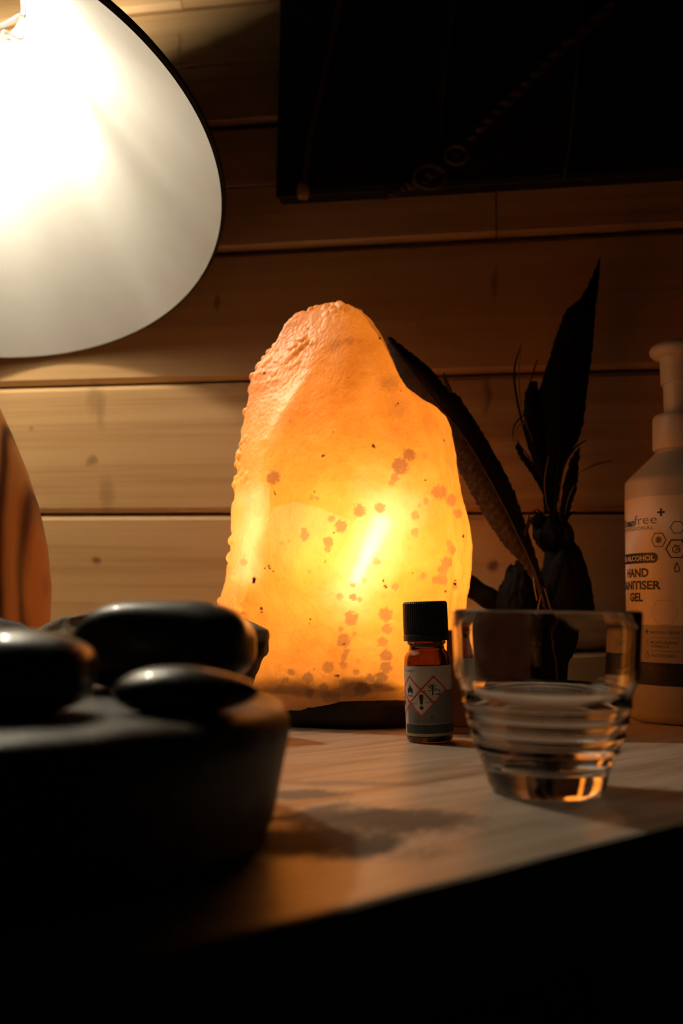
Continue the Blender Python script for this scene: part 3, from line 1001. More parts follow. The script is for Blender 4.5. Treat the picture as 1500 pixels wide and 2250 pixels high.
class Cyl:
    """prints shapes onto a cylinder; u = arc length from the side that faces the camera, z = height"""
    def __init__(self, R, off, parent, face):
        self.R, self.off, self.parent, self.face = R, off, parent, face

    def wrap(self, uv, lift=0.0):
        R = self.R + self.off + lift
        out = []
        for u, z in uv:
            a = u / self.R + self.face
            out.append((R * math.sin(a), -R * math.cos(a), z))
        return out

    def shape(self, name, uv, faces, m, lift=0.0, parent=None):
        return mesh(name, self.wrap(uv, lift), faces, m, parent=parent or self.parent, smooth=False)

    def text(self, s, uc, zc, w, h, m, bold=0.0, lift=0.0, spacing=1.0, parent=None, name='printed_text'):
        v, f = text_mesh(s, bold, spacing)
        lo_, hi_ = v.min(0), v.max(0)
        v = (v - (lo_ + hi_) / 2) / (hi_ - lo_) * np.array([w, h]) + np.array([uc, zc])
        return self.shape(name, v, f, m, lift, parent)

    def rect(self, name, u0, u1, z0, z1, m, lift=0.0, n=None, parent=None):
        n = n or max(1, int(abs(u1 - u0) / (self.R * 0.07)))
        uv, f = [], []
        for i in range(n + 1):
            u = u0 + (u1 - u0) * i / n
            uv += [(u, z0), (u, z1)]
        for i in range(n): f.append((2 * i, 2 * i + 2, 2 * i + 3, 2 * i + 1))
        return self.shape(name, uv, f, m, lift, parent)

    def strip(self, name, pts, w, m, closed=False, lift=0.0, sub=4, parent=None):
        P = [np.array(p, float) for p in pts]
        if closed: P.append(P[0])
        Q = []
        for a, b_ in zip(P, P[1:]):
            for k in range(sub): Q.append(a + (b_ - a) * k / sub)
        if not closed: Q.append(P[-1])
        n = len(Q); uv, f = [], []
        for i in range(n):
            pa = Q[(i - 1) % n] if closed else Q[max(i - 1, 0)]
            pb = Q[(i + 1) % n] if closed else Q[min(i + 1, n - 1)]
            ta = Q[i] - pa; tb = pb - Q[i]
            la, lb = np.linalg.norm(ta), np.linalg.norm(tb)
            na = np.array([-ta[1], ta[0]]) / la if la > 1e-9 else None
            nb = np.array([-tb[1], tb[0]]) / lb if lb > 1e-9 else None
            if na is None: na = nb
            if nb is None: nb = na
            nn = na + nb; nn /= np.linalg.norm(nn) + 1e-9
            k = 1 / max(0.4, nn @ na)
            uv += [Q[i] + nn * w / 2 * k, Q[i] - nn * w / 2 * k]
        m_ = n if closed else n - 1
        for i in range(m_):
            j = (i + 1) % n
            f.append((2 * i + 1, 2 * j + 1, 2 * j, 2 * i))
        return self.shape(name, uv, f, m, lift, parent)

    def fan(self, name, pts, m, lift=0.0, parent=None):
        c = np.mean(pts, 0)
        uv = [c] + [np.array(p) for p in pts]
        n = len(pts)
        return self.shape(name, uv, [(0, 1 + i, 1 + (i + 1) % n) for i in range(n)], m, lift, parent)

    def poly(self, name, pts, m, lift=0.0, parent=None):
        return self.shape(name, pts, [tuple(range(len(pts)))], m, lift, parent)


# ------------------------------------------------------------------ essential oil bottle
BO = onz(948, 1634); BO = BO + np.array([0, 0.009, 0])
bot_ = thing('oil_bottle', 'small amber glass bottle with black ribbed cap, standing before the salt lamp', 'bottle', (BO[0], BO[1], 0.0002))
BR = 0.0131
prof = [(0, 0.0012), (0.0095, 0.0010), (0.0112, 0.0), (0.0122, 0.0007), (0.0129, 0.0022), (BR, 0.004), (BR, 0.0445), (0.0127, 0.0472), (0.0115, 0.0494), (0.0102, 0.0507), (0.0098, 0.0522),
        (0.0098, 0.0538), (0.0108, 0.0542), (0.0108, 0.0556), (0.0092, 0.056), (0.0088, 0.068), (0.0070, 0.068),
        (0.0070, 0.0535), (0.0086, 0.0505), (0.0106, 0.048), (0.0116, 0.0445), (0.0117, 0.005), (0.0105, 0.0032), (0, 0.0028)]
V, F = lathe(prof, 56)
mesh('glass_body', V, F, M_AMBER, parent=bot_)
# ribbed cap
V, F = [], []
ns = 168
cp = [(0.0090, 0.0560, 0), (0.0128, 0.0560, 0), (0.01285, 0.0592, 0), (0.01285, 0.0594, 0), (0.01235, 0.0597, 0), (0.0124, 0.0600, 1), (0.01235, 0.0768, 1), (0.0119, 0.0778, 0.3), (0.0112, 0.0781, 0), (0, 0.0781, 0)]
rings = []
for r, z, q in cp:
    if r == 0: rings.append([len(V)]); V.append((0, 0, z))
    else:
        rr = []
        for k in range(ns):
            a = 2 * math.pi * k / ns
            rib = q * (0.00025 if k % 3 else -0.0001)
            rr.append(len(V)); V.append(((r + rib) * math.cos(a), (r + rib) * math.sin(a), z))
        rings.append(rr)
for Aq, Bq in zip(rings, rings[1:]):
    for k in range(ns):
        j = (k + 1) % ns
        if len(Bq) == 1: F.append((Aq[k], Aq[j], Bq[0]))
        else: F.append((Aq[k], Aq[j], Bq[j], Bq[k]))
mesh('cap', V, F, M_CAP, parent=bot_, smooth=False)
M_OIL = plain('dark_oil', (0.02, 0.008, 0.002), 0.2)
V, F = lathe([(0, 0.0034), (0.010, 0.0036), (0.0114, 0.0055), (0.0114, 0.0425), (0, 0.0425)], 40)
mesh('oil', V, F, M_OIL, parent=bot_)
vd = math.atan2(BO[0], BO[1])
faceB = -vd                                         # azimuth that looks at the camera
lab = Cyl(BR, 0.00012, bot_, faceB)
d2r = math.pi / 180
label_o = lab.rect('label', -150 * d2r * BR, 165 * d2r * BR, 0.0042, 0.0424, M_PAPER)
tag(label_o, 'white paper label with red hazard diamonds')
lab.parent = label_o
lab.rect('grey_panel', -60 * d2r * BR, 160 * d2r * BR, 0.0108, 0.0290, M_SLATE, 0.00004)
lab.rect('green_band', -70 * d2r * BR, 160 * d2r * BR, 0.0056, 0.0106, M_GREEN, 0.00008)
lab.rect('yellow_line', -95 * d2r * BR, 160 * d2r * BR, 0.0043, 0.0053, M_GOLD, 0.00008)
HD = 0.0072
dia = [(-49.0, 0.0295), (14.0, 0.0295), (-17.5, 0.0223), (-80.5, 0.0223)]
for th, z in dia:
    u = th * d2r * BR
    P = [(u, z + HD), (u + HD, z), (u, z - HD), (u - HD, z)]
    n_ = 8
    Q = []
    for a, b_ in zip(P, P[1:] + P[:1]):
        for k in range(n_): Q.append((a[0] + (b_[0] - a[0]) * k / n_, a[1] + (b_[1] - a[1]) * k / n_))
    uv, f = [(u, z)], []
    for rr in (0.33, 0.66, 1.0):
        for q in Q: uv.append((u + (q[0] - u) * rr, z + (q[1] - z) * rr))
    nq = len(Q)
    for i in range(nq): f.append((0, 1 + (i + 1) % nq, 1 + i))
    for l_ in range(2):
        for i in range(nq):
            j = (i + 1) % nq
            f.append((1 + l_ * nq + i, 1 + l_ * nq + j, 1 + (l_ + 1) * nq + j, 1 + (l_ + 1) * nq + i))
    dm = lab.shape('hazard_diamond', uv, f, M_PAPER, 0.00008)
    lab.strip('red_border', P, 0.00085, M_RED, True, 0.00012, sub=6, parent=dm)
# flame
u, z = -49 * d2r * BR, 0.0293
fl_ = [(-.0, .0036), (.0006, .0022), (.0010, .0012), (.0013, .0019), (.0017, .0005), (.0019, .0010), (.0021, -.0006), (.0018, -.0019), (.0010, -.0025),
       (.0012, -.0016), (.0007, -.0008), (.0004, -.0014), (0, -.0002), (-.0004, -.0015), (-.0008, -.0010), (-.0011, -.0018), (-.0009, -.0025), (-.0017, -.0019), (-.0020, -.0005), (-.0019, .0009), (-.0014, .0004), (-.0011, .0018), (-.0006, .0010)]
lab.poly('flame_symbol', [(u + a, z + b_) for a, b_ in fl_][::-1], M_INK, 0.00016)
lab.rect('flame_bar', u - 0.0018, u + 0.0018, z - 0.0035, z - 0.0030, M_INK, 0.00016)
# dead tree and fish
u, z = 13 * d2r * BR, 0.0294
lab.strip('tree_trunk', [(u - 0.0006, z - 0.0028), (u - 0.0004, z + 0.0006), (u - 0.0008, z + 0.0030)], 0.0008, M_INK, lift=0.00016)
for a, b_, c_, d_ in ((-.0004, .0004, -.0026, .0016), (-.0004, .001, .0016, .0026), (-.0006, .0012, -.0020, .0030), (-.0005, -.0002, -.0028, -.0004), (-.0006, .0016, .0004, .0034), (-.0002, .0002, .0014, .0008), (-.0016, .0012, -.0030, .0028)):
    lab.strip('tree_branch', [(u + a, z + b_), (u + c_, z + d_)], 0.00038, M_INK, lift=0.00017)
lab.poly('shore', [(u - .0028, z - .0031), (u + .0040, z - .0031), (u + .0042, z - .0024), (u + .0028, z - .0019), (u + .0012, z - .0025), (u - .0012, z - .0027)], M_INK, 0.00016)
lab.strip('fish', [(u + .0008, z - .0004), (u + .0020, z + .0002), (u + .0034, z - .0004), (u + .0038, z - .0016)], 0.0005, M_INK, lift=0.00016)
# exclamation mark
u, z = -17 * d2r * BR, 0.0225
lab.poly('exclamation_bar', [(u - .0013, z + .0040), (u - .0008, z + .0044), (u + .0008, z + .0044), (u + .0013, z + .0040), (u + .0006, z - .0010), (u - .0006, z - .0010)][::-1], M_INK, 0.00016)
lab.fan('exclamation_dot', [(u + .0011 * math.cos(-2 * math.pi * k / 16), z - .0028 + .0011 * math.sin(-2 * math.pi * k / 16)) for k in range(16)][::-1], M_INK, 0.00016)
u, z = -80 * d2r * BR, 0.0223
lab.poly('health_symbol', [(u - .002, z - .003), (u + .002, z - .003), (u + .0024, z + .0002), (u + .001, z + .001), (u + .001, z + .003), (u - .001, z + .003), (u - .001, z + .001), (u - .0024, z + .0002)], M_INK, 0.00016)
lab.text('UFI: 5.3083-SU1', -52 * d2r * BR, 0.0398, 0.0082, 0.0009, M_INK, 0.01, 0.00012)
for k, zk in enumerate((0.0378, 0.0360, 0.0342)):
    lab.text(('NL', 'IT', 'UK')[k], -81 * d2r * BR, zk, 0.0016, 0.0011, M_INK, 0.0, 0.00012)
lab.text('(US)', -29 * d2r * BR, 0.0126, 0.0032, 0.0022, M_INK, 0.0, 0.00014)
lab.text('cruelty', -8 * d2r * BR, 0.0124, 0.0030, 0.0014, M_INK_SOFT, 0.0, 0.00014)
lab.fan('round_mark', [(6 * d2r * BR + .0013 * math.cos(2 * math.pi * k / 12), 0.0148 + .0010 * math.sin(2 * math.pi * k / 12)) for k in range(12)], M_INK_SOFT, 0.00014)
lab.rect('mark_stem', 4 * d2r * BR, 8 * d2r * BR, 0.0118, 0.0142, M_INK_SOFT, 0.00014)
bot_.rotation_euler = (0, math.radians(-2.6), 0)

# ------------------------------------------------------------------ carton behind the bottle
M_BOX = plain('brown_card', (0.22, 0.085, 0.030), 0.5, scale=80)
M_BOXT = plain('orange_card', (0.50, 0.20, 0.06), 0.4, scale=80)
cc = onz(1160, 1617)
ctn = thing('small_carton', 'small dark brown carton behind the bottle, seen partly through the glass', 'box', (cc[0], cc[1], 0))
ctn.rotation_euler = (0, 0, math.radians(-6))
V, F = box(-0.0480, 0.0, 0, 0.034, 0.004, 0.0610, 0.0006)
mesh('carton_sleeve', V, F, M_BOX, parent=ctn, smooth=False)
V, F = box(-0.0490, 0.001, -0.001, 0.035, 0.0, 0.0039, 0.0004)
mesh('carton_tray', V, F, M_BOXT, parent=ctn, smooth=False)

# ------------------------------------------------------------------ drinking glass
GXY = np.array([0.0856, 0.4175])
gl = thing('drinking_glass', 'clear ringed glass tumbler near the front table edge', 'glass', (GXY[0], GXY[1], 0.0002))
mm = 0.001
outer = [(0, 1.6), (14, 1.5), (19, 0.4), (21.2, 0.0), (22.6, 0.8), (24.0, 3.6), (24.9, 7.0), (25.9, 10.5), (27.6, 14.5), (28.7, 16.6)]
for zr, r0, r1 in ((17.6, 29.0, 31.2), (23.8, 31.4, 32.8), (29.6, 33.0, 34.0), (35.8, 34.2, 35.0)):
    outer += [(r0 - 0.15, zr - 0.5), (r0 + 0.75, zr), (r0 + 0.1, zr + 0.6), (r1 - 0.2, zr + 4.6)]
outer += [(35.2, 41.4), (36.0, 43.6), (37.3, 46.0), (37.8, 48.5), (38.2, 57), (38.7, 66), (39.0, 73.2), (38.75, 74.0), (38.2, 74.3)]
inner = [(37.5, 74.0), (37.2, 73.2), (36.6, 66), (36.0, 57), (35.5, 48.5), (34.9, 46.0), (33.6, 43.6), (32.8, 41.0), (32.0, 36), (30.9, 30), (29.4, 24), (26.8, 18), (23.6, 13), (20.5, 11.0), (15, 10.2), (0, 9.8)]
V, F = lathe([(r * mm, z * mm) for r, z in outer + inner], 96)
mesh('tumbler', V, F, M_GLASS, parent=gl)
WL = 43.0
wprof = [(0, 9.86)] + [(r + 0.05, z + 0.06) for r, z in inner[::-1][1:] if z < WL - 2] + [(33.25, WL - 0.2), (32.6, WL - 0.5), (31.5, WL - 0.7), (0, WL - 0.7)]
V, F = lathe([(r * mm, z * mm) for r, z in wprof], 96)
wat = mesh('water', V, F, M_WATER)
wat.location = (GXY[0], GXY[1], 0.0002)
tag(wat, 'clear still water filling the lower half of the glass tumbler', 'water')

# ------------------------------------------------------------------ pump bottle
SX, SYB = 0.2380, 0.690
pb = thing('pump_bottle', 'white hand sanitiser pump bottle at the right frame edge', 'bottle', (SX, SYB, 0.0))
M_HDPE = plain('milky_plastic', (0.56, 0.53, 0.49), 0.38, scale=20, var=0.04)
M_PUMP = plain('white_pump_plastic', (0.66, 0.60, 0.54), 0.35, scale=20, var=0.04)
R = 0.0392
prof = [(0, 0.001), (0.034, 0.0), (0.0375, 0.0015), (R, 0.006), (R, 0.1615), (0.0388, 0.1640), (0.0372, 0.1660), (0.0190, 0.1838), (0.0170, 0.1862), (0.0170, 0.1905), (0, 0.1905)]
V, F = lathe(prof, 72)
sharp(mesh('bottle_body', V, F, M_HDPE, parent=pb), 50)
V, F = lathe([(0.0165, 0.1866), (0.0195, 0.1866), (0.0200, 0.1880), (0.0198, 0.2085), (0.0185, 0.2112), (0.0165, 0.2118), (0, 0.2118)], 60)
sharp(mesh('collar', V, F, M_PUMP, parent=pb), 50)
V, F = lathe([(0.0118, 0.2116), (0.0122, 0.2290), (0.0124, 0.2330), (0.0138, 0.2335), (0.0142, 0.2500), (0.0150, 0.2530), (0, 0.2530)], 48)
sharp(mesh('pump_stem', V, F, M_PUMP, parent=pb), 50)
V, F = lathe([(0.0145, 0.2520), (0.0185, 0.2530), (0.0208, 0.2555), (0.0212, 0.2580), (0.0200, 0.2606), (0.0150, 0.2632), (0.008, 0.2645), (0, 0.2648)], 56)
mesh('pump_head', V, F, M_PUMP, parent=pb)
V, F = tube(spline([(0.010, 0, 0.2570), (0.026, 0, 0.2590), (0.040, 0, 0.2570), (0.047, 0, 0.2510), (0.049, 0, 0.2450)], 24), [0.0075 - 0.0035 * i / 24 for i in range(25)], 14)
mesh('nozzle', V, F, M_PUMP, parent=pb)
fS = -math.atan2(SX, SYB)
L2 = Cyl(R, 0.00015, pb, fS)
M_LAB = plain('cream_label', (0.76, 0.68, 0.58), 0.42, scale=40, var=0.05)
M_LABG = plain('grey_label', (0.40, 0.35, 0.32), 0.45, scale=40, var=0.05)
M_NAVY = plain('navy_print', (0.012, 0.014, 0.022), 0.45)
lb = L2.rect('label', -2.6 * R, 2.6 * R, 0.0255, 0.1512, M_LAB)
L2.parent = lb
zpx = lambda y: 0.075 + (1340.5 - y) * 0.660 / FPX           # near side of the cylinder
def upx(x):                                                    # pixel column -> arc length
    s = max(-0.999, min(0.999, (x - 1494.5) / 125.5))
    return math.asin(s) * R
L2.rect('grey_panel', -2.6 * R, 2.6 * R, zpx(1455), zpx(1373), M_LABG, 0.00004)
L2.rect('navy_band', -2.6 * R, 2.6 * R, 0.0255, zpx(1455), M_NAVY, 0.00006)
uc = -53.5 * d2r * R
L2.text('HAND', uc, zpx(1257.5), 0.0250, 0.0060, M_INK, 0.035, 0.0001)
L2.text('SANITISER', uc, zpx(1285.5), 0.0430, 0.0060, M_INK, 0.035, 0.0001)
L2.text('GEL', uc, zpx(1312), 0.0150, 0.0060, M_INK, 0.035, 0.0001)
# pill with alcohol percentage
u0, u1, z0, z1 = -88 * d2r * R, upx(1442), zpx(1236.5), zpx(1213.5)
rr_ = (z1 - z0) / 2
uv = []
n_ = 20
for k in range(n_ + 1): uv.append((u0 + (u1 - rr_ - u0) * k / n_, z0))
for k in range(1, 12): uv.append((u1 - rr_ + rr_ * math.sin(math.pi * k / 12), (z0 + z1) / 2 - rr_ * math.cos(math.pi * k / 12)))
for k in range(n_ + 1): uv.append((u1 - rr_ + (u0 - u1 + rr_) * k / n_, z1))
nv = len(uv)
f = [(k, k + 1, nv - 2 - k, nv - 1 - k) for k in range(n_)] + [tuple(range(n_, n_ + 13))]
pill = L2.shape('alcohol_pill', uv, f, M_NAVY, 0.0001)
L2.text('70% ALCOHOL', -57 * d2r * R, (z0 + z1) / 2, 0.0395, 0.0037, M_LAB, 0.02, 0.0002)
L2.text('Ocean', -67.5 * d2r * R, zpx(1143), 0.0195, 0.0056, M_INK, 0.035, 0.0001)
L2.text('free', -39.5 * d2r * R, zpx(1139), 0.0195, 0.0062, M_INK_SOFT, -0.004, 0.0001)
u, z = upx(1449.5), zpx(1125)
L2.rect('plus_bar', u - 0.0026, u + 0.0026, z - 0.0007, z + 0.0007, M_INK, 0.0001)
L2.rect('plus_bar', u - 0.0007, u + 0.0007, z - 0.0026, z + 0.0026, M_INK, 0.00012)
L2.text('PROFESSIONAL', -56 * d2r * R, zpx(1158), 0.0375, 0.0026, M_INK_SOFT, 0.01, 0.0001, 1.15)


def hexa(x, y, rpx, w=0.00042, m=M_INK, lift=0.0001):
    u, z = upx(x), zpx(y)
    r = rpx / 3.31 * 0.001
    return L2.strip('hexagon', [(u + r * math.cos(math.pi * k / 3), z + r * math.sin(math.pi * k / 3)) for k in range(6)], w, m, True, lift)


def drop(u, z, h, w=0.0004, name='drop_symbol', m=M_INK):
    P = [(0, 1), (0.32, 0.35), (0.55, -0.15), (0.5, -0.6), (0.25, -0.9), (0, -1), (-0.25, -0.9), (-0.5, -0.6), (-0.55, -0.15), (-0.32, 0.35)]
    return L2.strip(name, [(u + a * h, z + b_ * h) for a, b_ in P], w, m, True, 0.0001)


hexa(1481.5, 1159.5, 14.5); hexa(1443.5, 1186, 17, 0.00055); hexa(1479, 1206.5, 22, 0.0007); hexa(1512, 1190, 22, 0.0007)
hexa(1452, 1345, 30, 0.0003, M_LABG)
u, z = upx(1443.5), zpx(1186)
for k in range(8):
    a = math.pi * k / 8
    L2.strip('germ_ray', [(u - 0.0024 * math.cos(a), z - 0.0024 * math.sin(a)), (u + 0.0024 * math.cos(a), z + 0.0024 * math.sin(a))], 0.0004, M_INK_SOFT, lift=0.0001)
L2.fan('germ_core', [(u + .0014 * math.cos(2 * math.pi * k / 12), z + .0014 * math.sin(2 * math.pi * k / 12)) for k in range(12)], M_INK_SOFT, 0.00012)
u, z = upx(1479), zpx(1206.5)
L2.strip('hand_symbol', [(u + 0.0022, z + 0.0024), (u + 0.0004, z + 0.0006), (u - 0.0006, z + 0.0026), (u - 0.0024, z + 0.0002), (u - 0.0022, z - 0.0018), (u - 0.0004, z - 0.0028), (u + 0.0016, z - 0.0020), (u + 0.0024, z - 0.0002), (u + 0.0014, z + 0.0002), (u - 0.0008, z - 0.0014)], 0.0005, M_INK, lift=0.0001)
drop(upx(1479.5), zpx(1247), 0.0031, 0.0005)
u = upx(1417)
L2.rect('plus_bar', u - 0.0016, u + 0.0016, zpx(1387.5) - 0.0005, zpx(1387.5) + 0.0005, M_INK_SOFT, 0.0001)
L2.rect('plus_bar', u - 0.0005, u + 0.0005, zpx(1387.5) - 0.0016, zpx(1387.5) + 0.0016, M_INK_SOFT, 0.00012)
drop(u, zpx(1414), 0.0021, 0.0003, m=M_INK_SOFT)
drop(u, zpx(1438), 0.0021, 0.0005, m=M_INK_SOFT)
ua = upx(1424.5)
def ltext(s, y, xe, h, m=M_INK_SOFT):
    ub = upx(xe)
    L2.text(s, (ua + ub) / 2, zpx(y), ub - ua, h, m, 0.02, 0.0001)
ltext('MEDICAL GRADE', 1389, 1484.5, 0.0018)
ltext('MOISTURISING', 1411, 1479, 0.0018)
ltext('FORMULA', 1419.5, 1461, 0.0018)
ltext('FAST DRYING', 1439.5, 1473, 0.0018)
for y in (1400.5, 1429.5):
    L2.rect('divider_line', ua, upx(1490), zpx(y) - 0.00015, zpx(y) + 0.00015, M_INK_SOFT, 0.0001)
M_DIM = plain('grey_band_print', (0.075, 0.065, 0.06), 0.5)
L2.text('US fl. Oz', (upx(1400) + upx(1457)) / 2, zpx(1467), upx(1457) - upx(1400), 0.0030, M_DIM, 0, 0.00012)
L2.text('.5 fl. oz UK', (upx(1380) + upx(1423)) / 2, zpx(1478), upx(1423) - upx(1380), 0.0014, M_DIM, 0, 0.00012)

# ------------------------------------------------------------------ feathers and root bundle
FY = 0.742
M_FEA = stone_mat('black_feather', (0.0015, 0.0013, 0.001), (0.004, 0.0033, 0.0025), 0.6, 40, 0.3, 0.15)
m_, nt, b = mat('mottled_feather')
tc = N(nt, 'ShaderNodeTexCoord').outputs['Object']
vz = N(nt, 'ShaderNodeTexVoronoi'); vz.inputs['Scale'].default_value = 420
nt.links.new(mapping(nt, tc, (1, 1, 0.6), rot=(0, -0.5, 0)), vz.inputs['Vector'])
at_ = N(nt, 'ShaderNodeAttribute', attribute_name='across')
c_ = ramp(nt, vz.outputs['Distance'], [(0.15, (0.006, 0.0035, 0.002)), (0.75, (0.050, 0.026, 0.012))])
nt.links.new(mixc(nt, at_.outputs['Fac'], c_, (0.003, 0.002, 0.0014)), b.inputs['Base Color'])
b.inputs['Roughness'].default_value = 0.65
M_MOT = m_
M_QUILL = plain('pale_quill', (0.30, 0.20, 0.11), 0.4)
M_STRAW = plain('dry_straw', (0.17, 0.10, 0.05), 0.5)


def feather(parent, org, L_, R_, Y, m, curve=0.006, nl=70, na=14, jag=0.0012, dy=0.0, quill=None, qm=None, qr=0.0011):
    """vane between two edge polylines (pixels, tip first) standing at depth Y"""
    def res(P):
        P = np.array(P, float)
        d = np.r_[0, np.cumsum(np.hypot(*np.diff(P, axis=0).T))]; d /= d[-1]
        t = np.linspace(0, 1, nl)
        return np.stack([np.interp(t, d, P[:, 0]), np.interp(t, d, P[:, 1])], 1)
    A_, B_ = res(L_), res(R_)
    V, F, ac = [], [], []
    for i in range(nl):
        a = at(*A_[i], Y + dy * i / nl); b_ = at(*B_[i], Y + dy * i / nl)
        ja = jag * noise.noise(Vector((i * 0.9, 1, Y * 50))); jb = jag * noise.noise(Vector((i * 0.8, 7, Y * 50)))
        dv_ = (b_ - a); w = np.linalg.norm(dv_); dv_ = dv_ / (w + 1e-9)
        a = a - dv_ * ja; b_ = b_ + dv_ * jb
        for k in range(na):
            t = k / (na - 1)
            p = a + (b_ - a) * t
            p = p + np.array([0, -1, 0]) * curve * min(1, w / 0.02) * (1 - (2 * t - 1) ** 2) + np.array([0, 0.0006 * math.sin(i * 2.1 + k), 0])
            V.append(p); ac.append(min(1, max(0, (t - 0.45) * 6)))
    nV = len(V)
    V += [p + np.array([0, 0.0007, 0]) for p in V]; ac += ac
    q = lambda i, k: i * na + k
    for i in range(nl - 1):
        for k in range(na - 1):
            F.append((q(i, k), q(i + 1, k), q(i + 1, k + 1), q(i, k + 1)))
            F.append((nV + q(i, k), nV + q(i, k + 1), nV + q(i + 1, k + 1), nV + q(i + 1, k)))
        for k, s in ((0, 1), (na - 1, -1)):
            fq = (q(i, k), nV + q(i, k), nV + q(i + 1, k), q(i + 1, k))
            F.append(fq if s > 0 else fq[::-1])
    o = mesh('vane', V, F, m, parent=parent, origin=org)
    la = o.data.attributes.new('across', 'FLOAT', 'POINT')
    la.data.foreach_set('value', ac)
    if quill:
        P = spline([at(x, y, Y - curve - 0.001) for x, y in quill], 50)
        mesh('quill', *tube(P, [qr * (0.35 + 0.65 * i / 50) for i in range(51)], 8), qm or m, parent=parent, origin=org)
    return o


rb = at(1215, 1330, FY); rb[2] = 0
root = thing('feather_bundle', 'dark knotted root bundle with an upright black feather, behind the glass', 'ornament', rb)
feather(root, rb, [(1318, 565), (1297, 615), (1276, 655), (1242, 682), (1224, 730), (1207, 785), (1192, 830), (1178, 880), (1172, 940), (1176, 1000), (1190, 1060), (1204, 1110), (1212, 1160)],
        [(1319, 566), (1313, 640), (1306, 700), (1302, 760), (1297, 805), (1290, 850), (1285, 900), (1280, 940), (1266, 975), (1244, 1008), (1230, 1060), (1224, 1110), (1222, 1160)],
        FY, M_FEA, 0.008, quill=[(1316, 575), (1268, 800), (1228, 1000), (1216, 1160)])
feather(root, rb, [(1163, 838), (1152, 870), (1150, 920), (1156, 970), (1172, 1020), (1195, 1070), (1208, 1130)], [(1180, 838), (1188, 880), (1195, 930), (1200, 980), (1206, 1030), (1212, 1080), (1216, 1130)], FY - 0.006, M_FEA, 0.004, nl=40)
feather(root, rb, [(1272, 980), (1252, 1012), (1238, 1060), (1230, 1110), (1228, 1150)], [(1274, 985), (1271, 1030), (1266, 1080), (1252, 1120), (1238, 1160)], FY - 0.01, M_FEA, 0.003, nl=36)
feather(root, rb, [(1136, 965), (1133, 985), (1145, 1010), (1172, 1048), (1192, 1085), (1196, 1130)], [(1138, 968), (1148, 990), (1168, 1018), (1190, 1050), (1204, 1090), (1206, 1130)], FY - 0.008, M_FEA, 0.002, nl=36)
strands = [[(1146, 755), (1130, 810), (1134, 870), (1150, 940), (1165, 990), (1190, 1050), (1204, 1120)], [(1144, 760), (1140, 830), (1146, 900), (1170, 970)],
           [(1176, 895), (1150, 912), (1133, 930), (1126, 950), (1130, 975)], [(1159, 928), (1140, 935), (1130, 952)], [(1287, 967), (1262, 985), (1240, 1020), (1230, 1070), (1226, 1140)],
           [(1345, 1012), (1310, 1020), (1285, 1032), (1268, 1042)], [(1140, 975), (1165, 1010), (1188, 1050), (1198, 1090)], [(1262, 1066), (1250, 1090), (1240, 1130)], [(1180, 790), (1172, 815), (1160, 850)],
           [(1205, 1000), (1196, 1060), (1202, 1120)], [(1215, 985), (1209, 1050), (1208, 1110)]]
for i, s in enumerate(strands):
    P = spline([at(x, y, FY - 0.012 - 0.0006 * i) for x, y in s], 30)
    mesh('grass_strand', *tube(P, [0.00022 + 0.0006 * math.sin(math.pi * min(1, k / 30 + 0.1)) * (1.1 if i in (0, 4, 5) else 0.5) for k in range(31)], 6), M_STRAW if i % 2 else M_FEA, parent=root, origin=rb)
M_ROOT = stone_mat('black_root', (0.002, 0.0016, 0.0012), (0.008, 0.0055, 0.004), 0.7, 70, 0.9, 0.10)


def lumpy(name, x, y, rx, ry, Y, ry3, seed, z_to_table=False, m=M_ROOT, rough=0.10):
    c = at(x, y, Y)
    s = Y / FPX
    def fn(v):
        d = 1 + rough * 1.4 * noise.noise(v * 1.7 + Vector((seed, 0, 0))) + rough * 0.7 * noise.noise(v * 5 + Vector((0, seed, 0))) + rough * 0.55 * noise.noise(v * 12)
        return Vector((c[0] + v.x * rx * s * d, c[1] + v.y * ry3 * d, max(0.0, c[2] + v.z * ry * s * d)))
    V, F = ico(5, fn)
    return mesh(name, V, F, m, parent=root, origin=rb)


lumpy('root_knot', 1212, 1172, 44, 40, FY, 0.015, 3.0)
lumpy('root_knot', 1238, 1330, 58, 150, FY, 0.022, 8.0)
lumpy('root_knot', 1141, 1402, 52, 168, FY - 0.004, 0.018, 41.0)
lumpy('root_knot', 1243, 1178, 18, 24, FY - 0.008, 0.008, 17.0)
lumpy('root_knot', 1185, 1145, 22, 14, FY - 0.004, 0.007, 21.0)
lumpy('root_knot', 1195, 1430, 60, 130, FY + 0.006, 0.020, 25.0)
for s in ([(1262, 1124), (1248, 1132), (1238, 1150)], [(1180, 1118), (1190, 1130), (1196, 1145)], [(1172, 1120), (1186, 1138), (1192, 1150)]):
    P = spline([at(x, y, FY - 0.008) for x, y in s], 12)
    mesh('root_hair', *tube(P, [0.0006 + 0.0016 * (k / 12) * (1 if s[0][0] > 1250 else 0.3) for k in range(13)], 6), M_ROOT, parent=root, origin=rb)

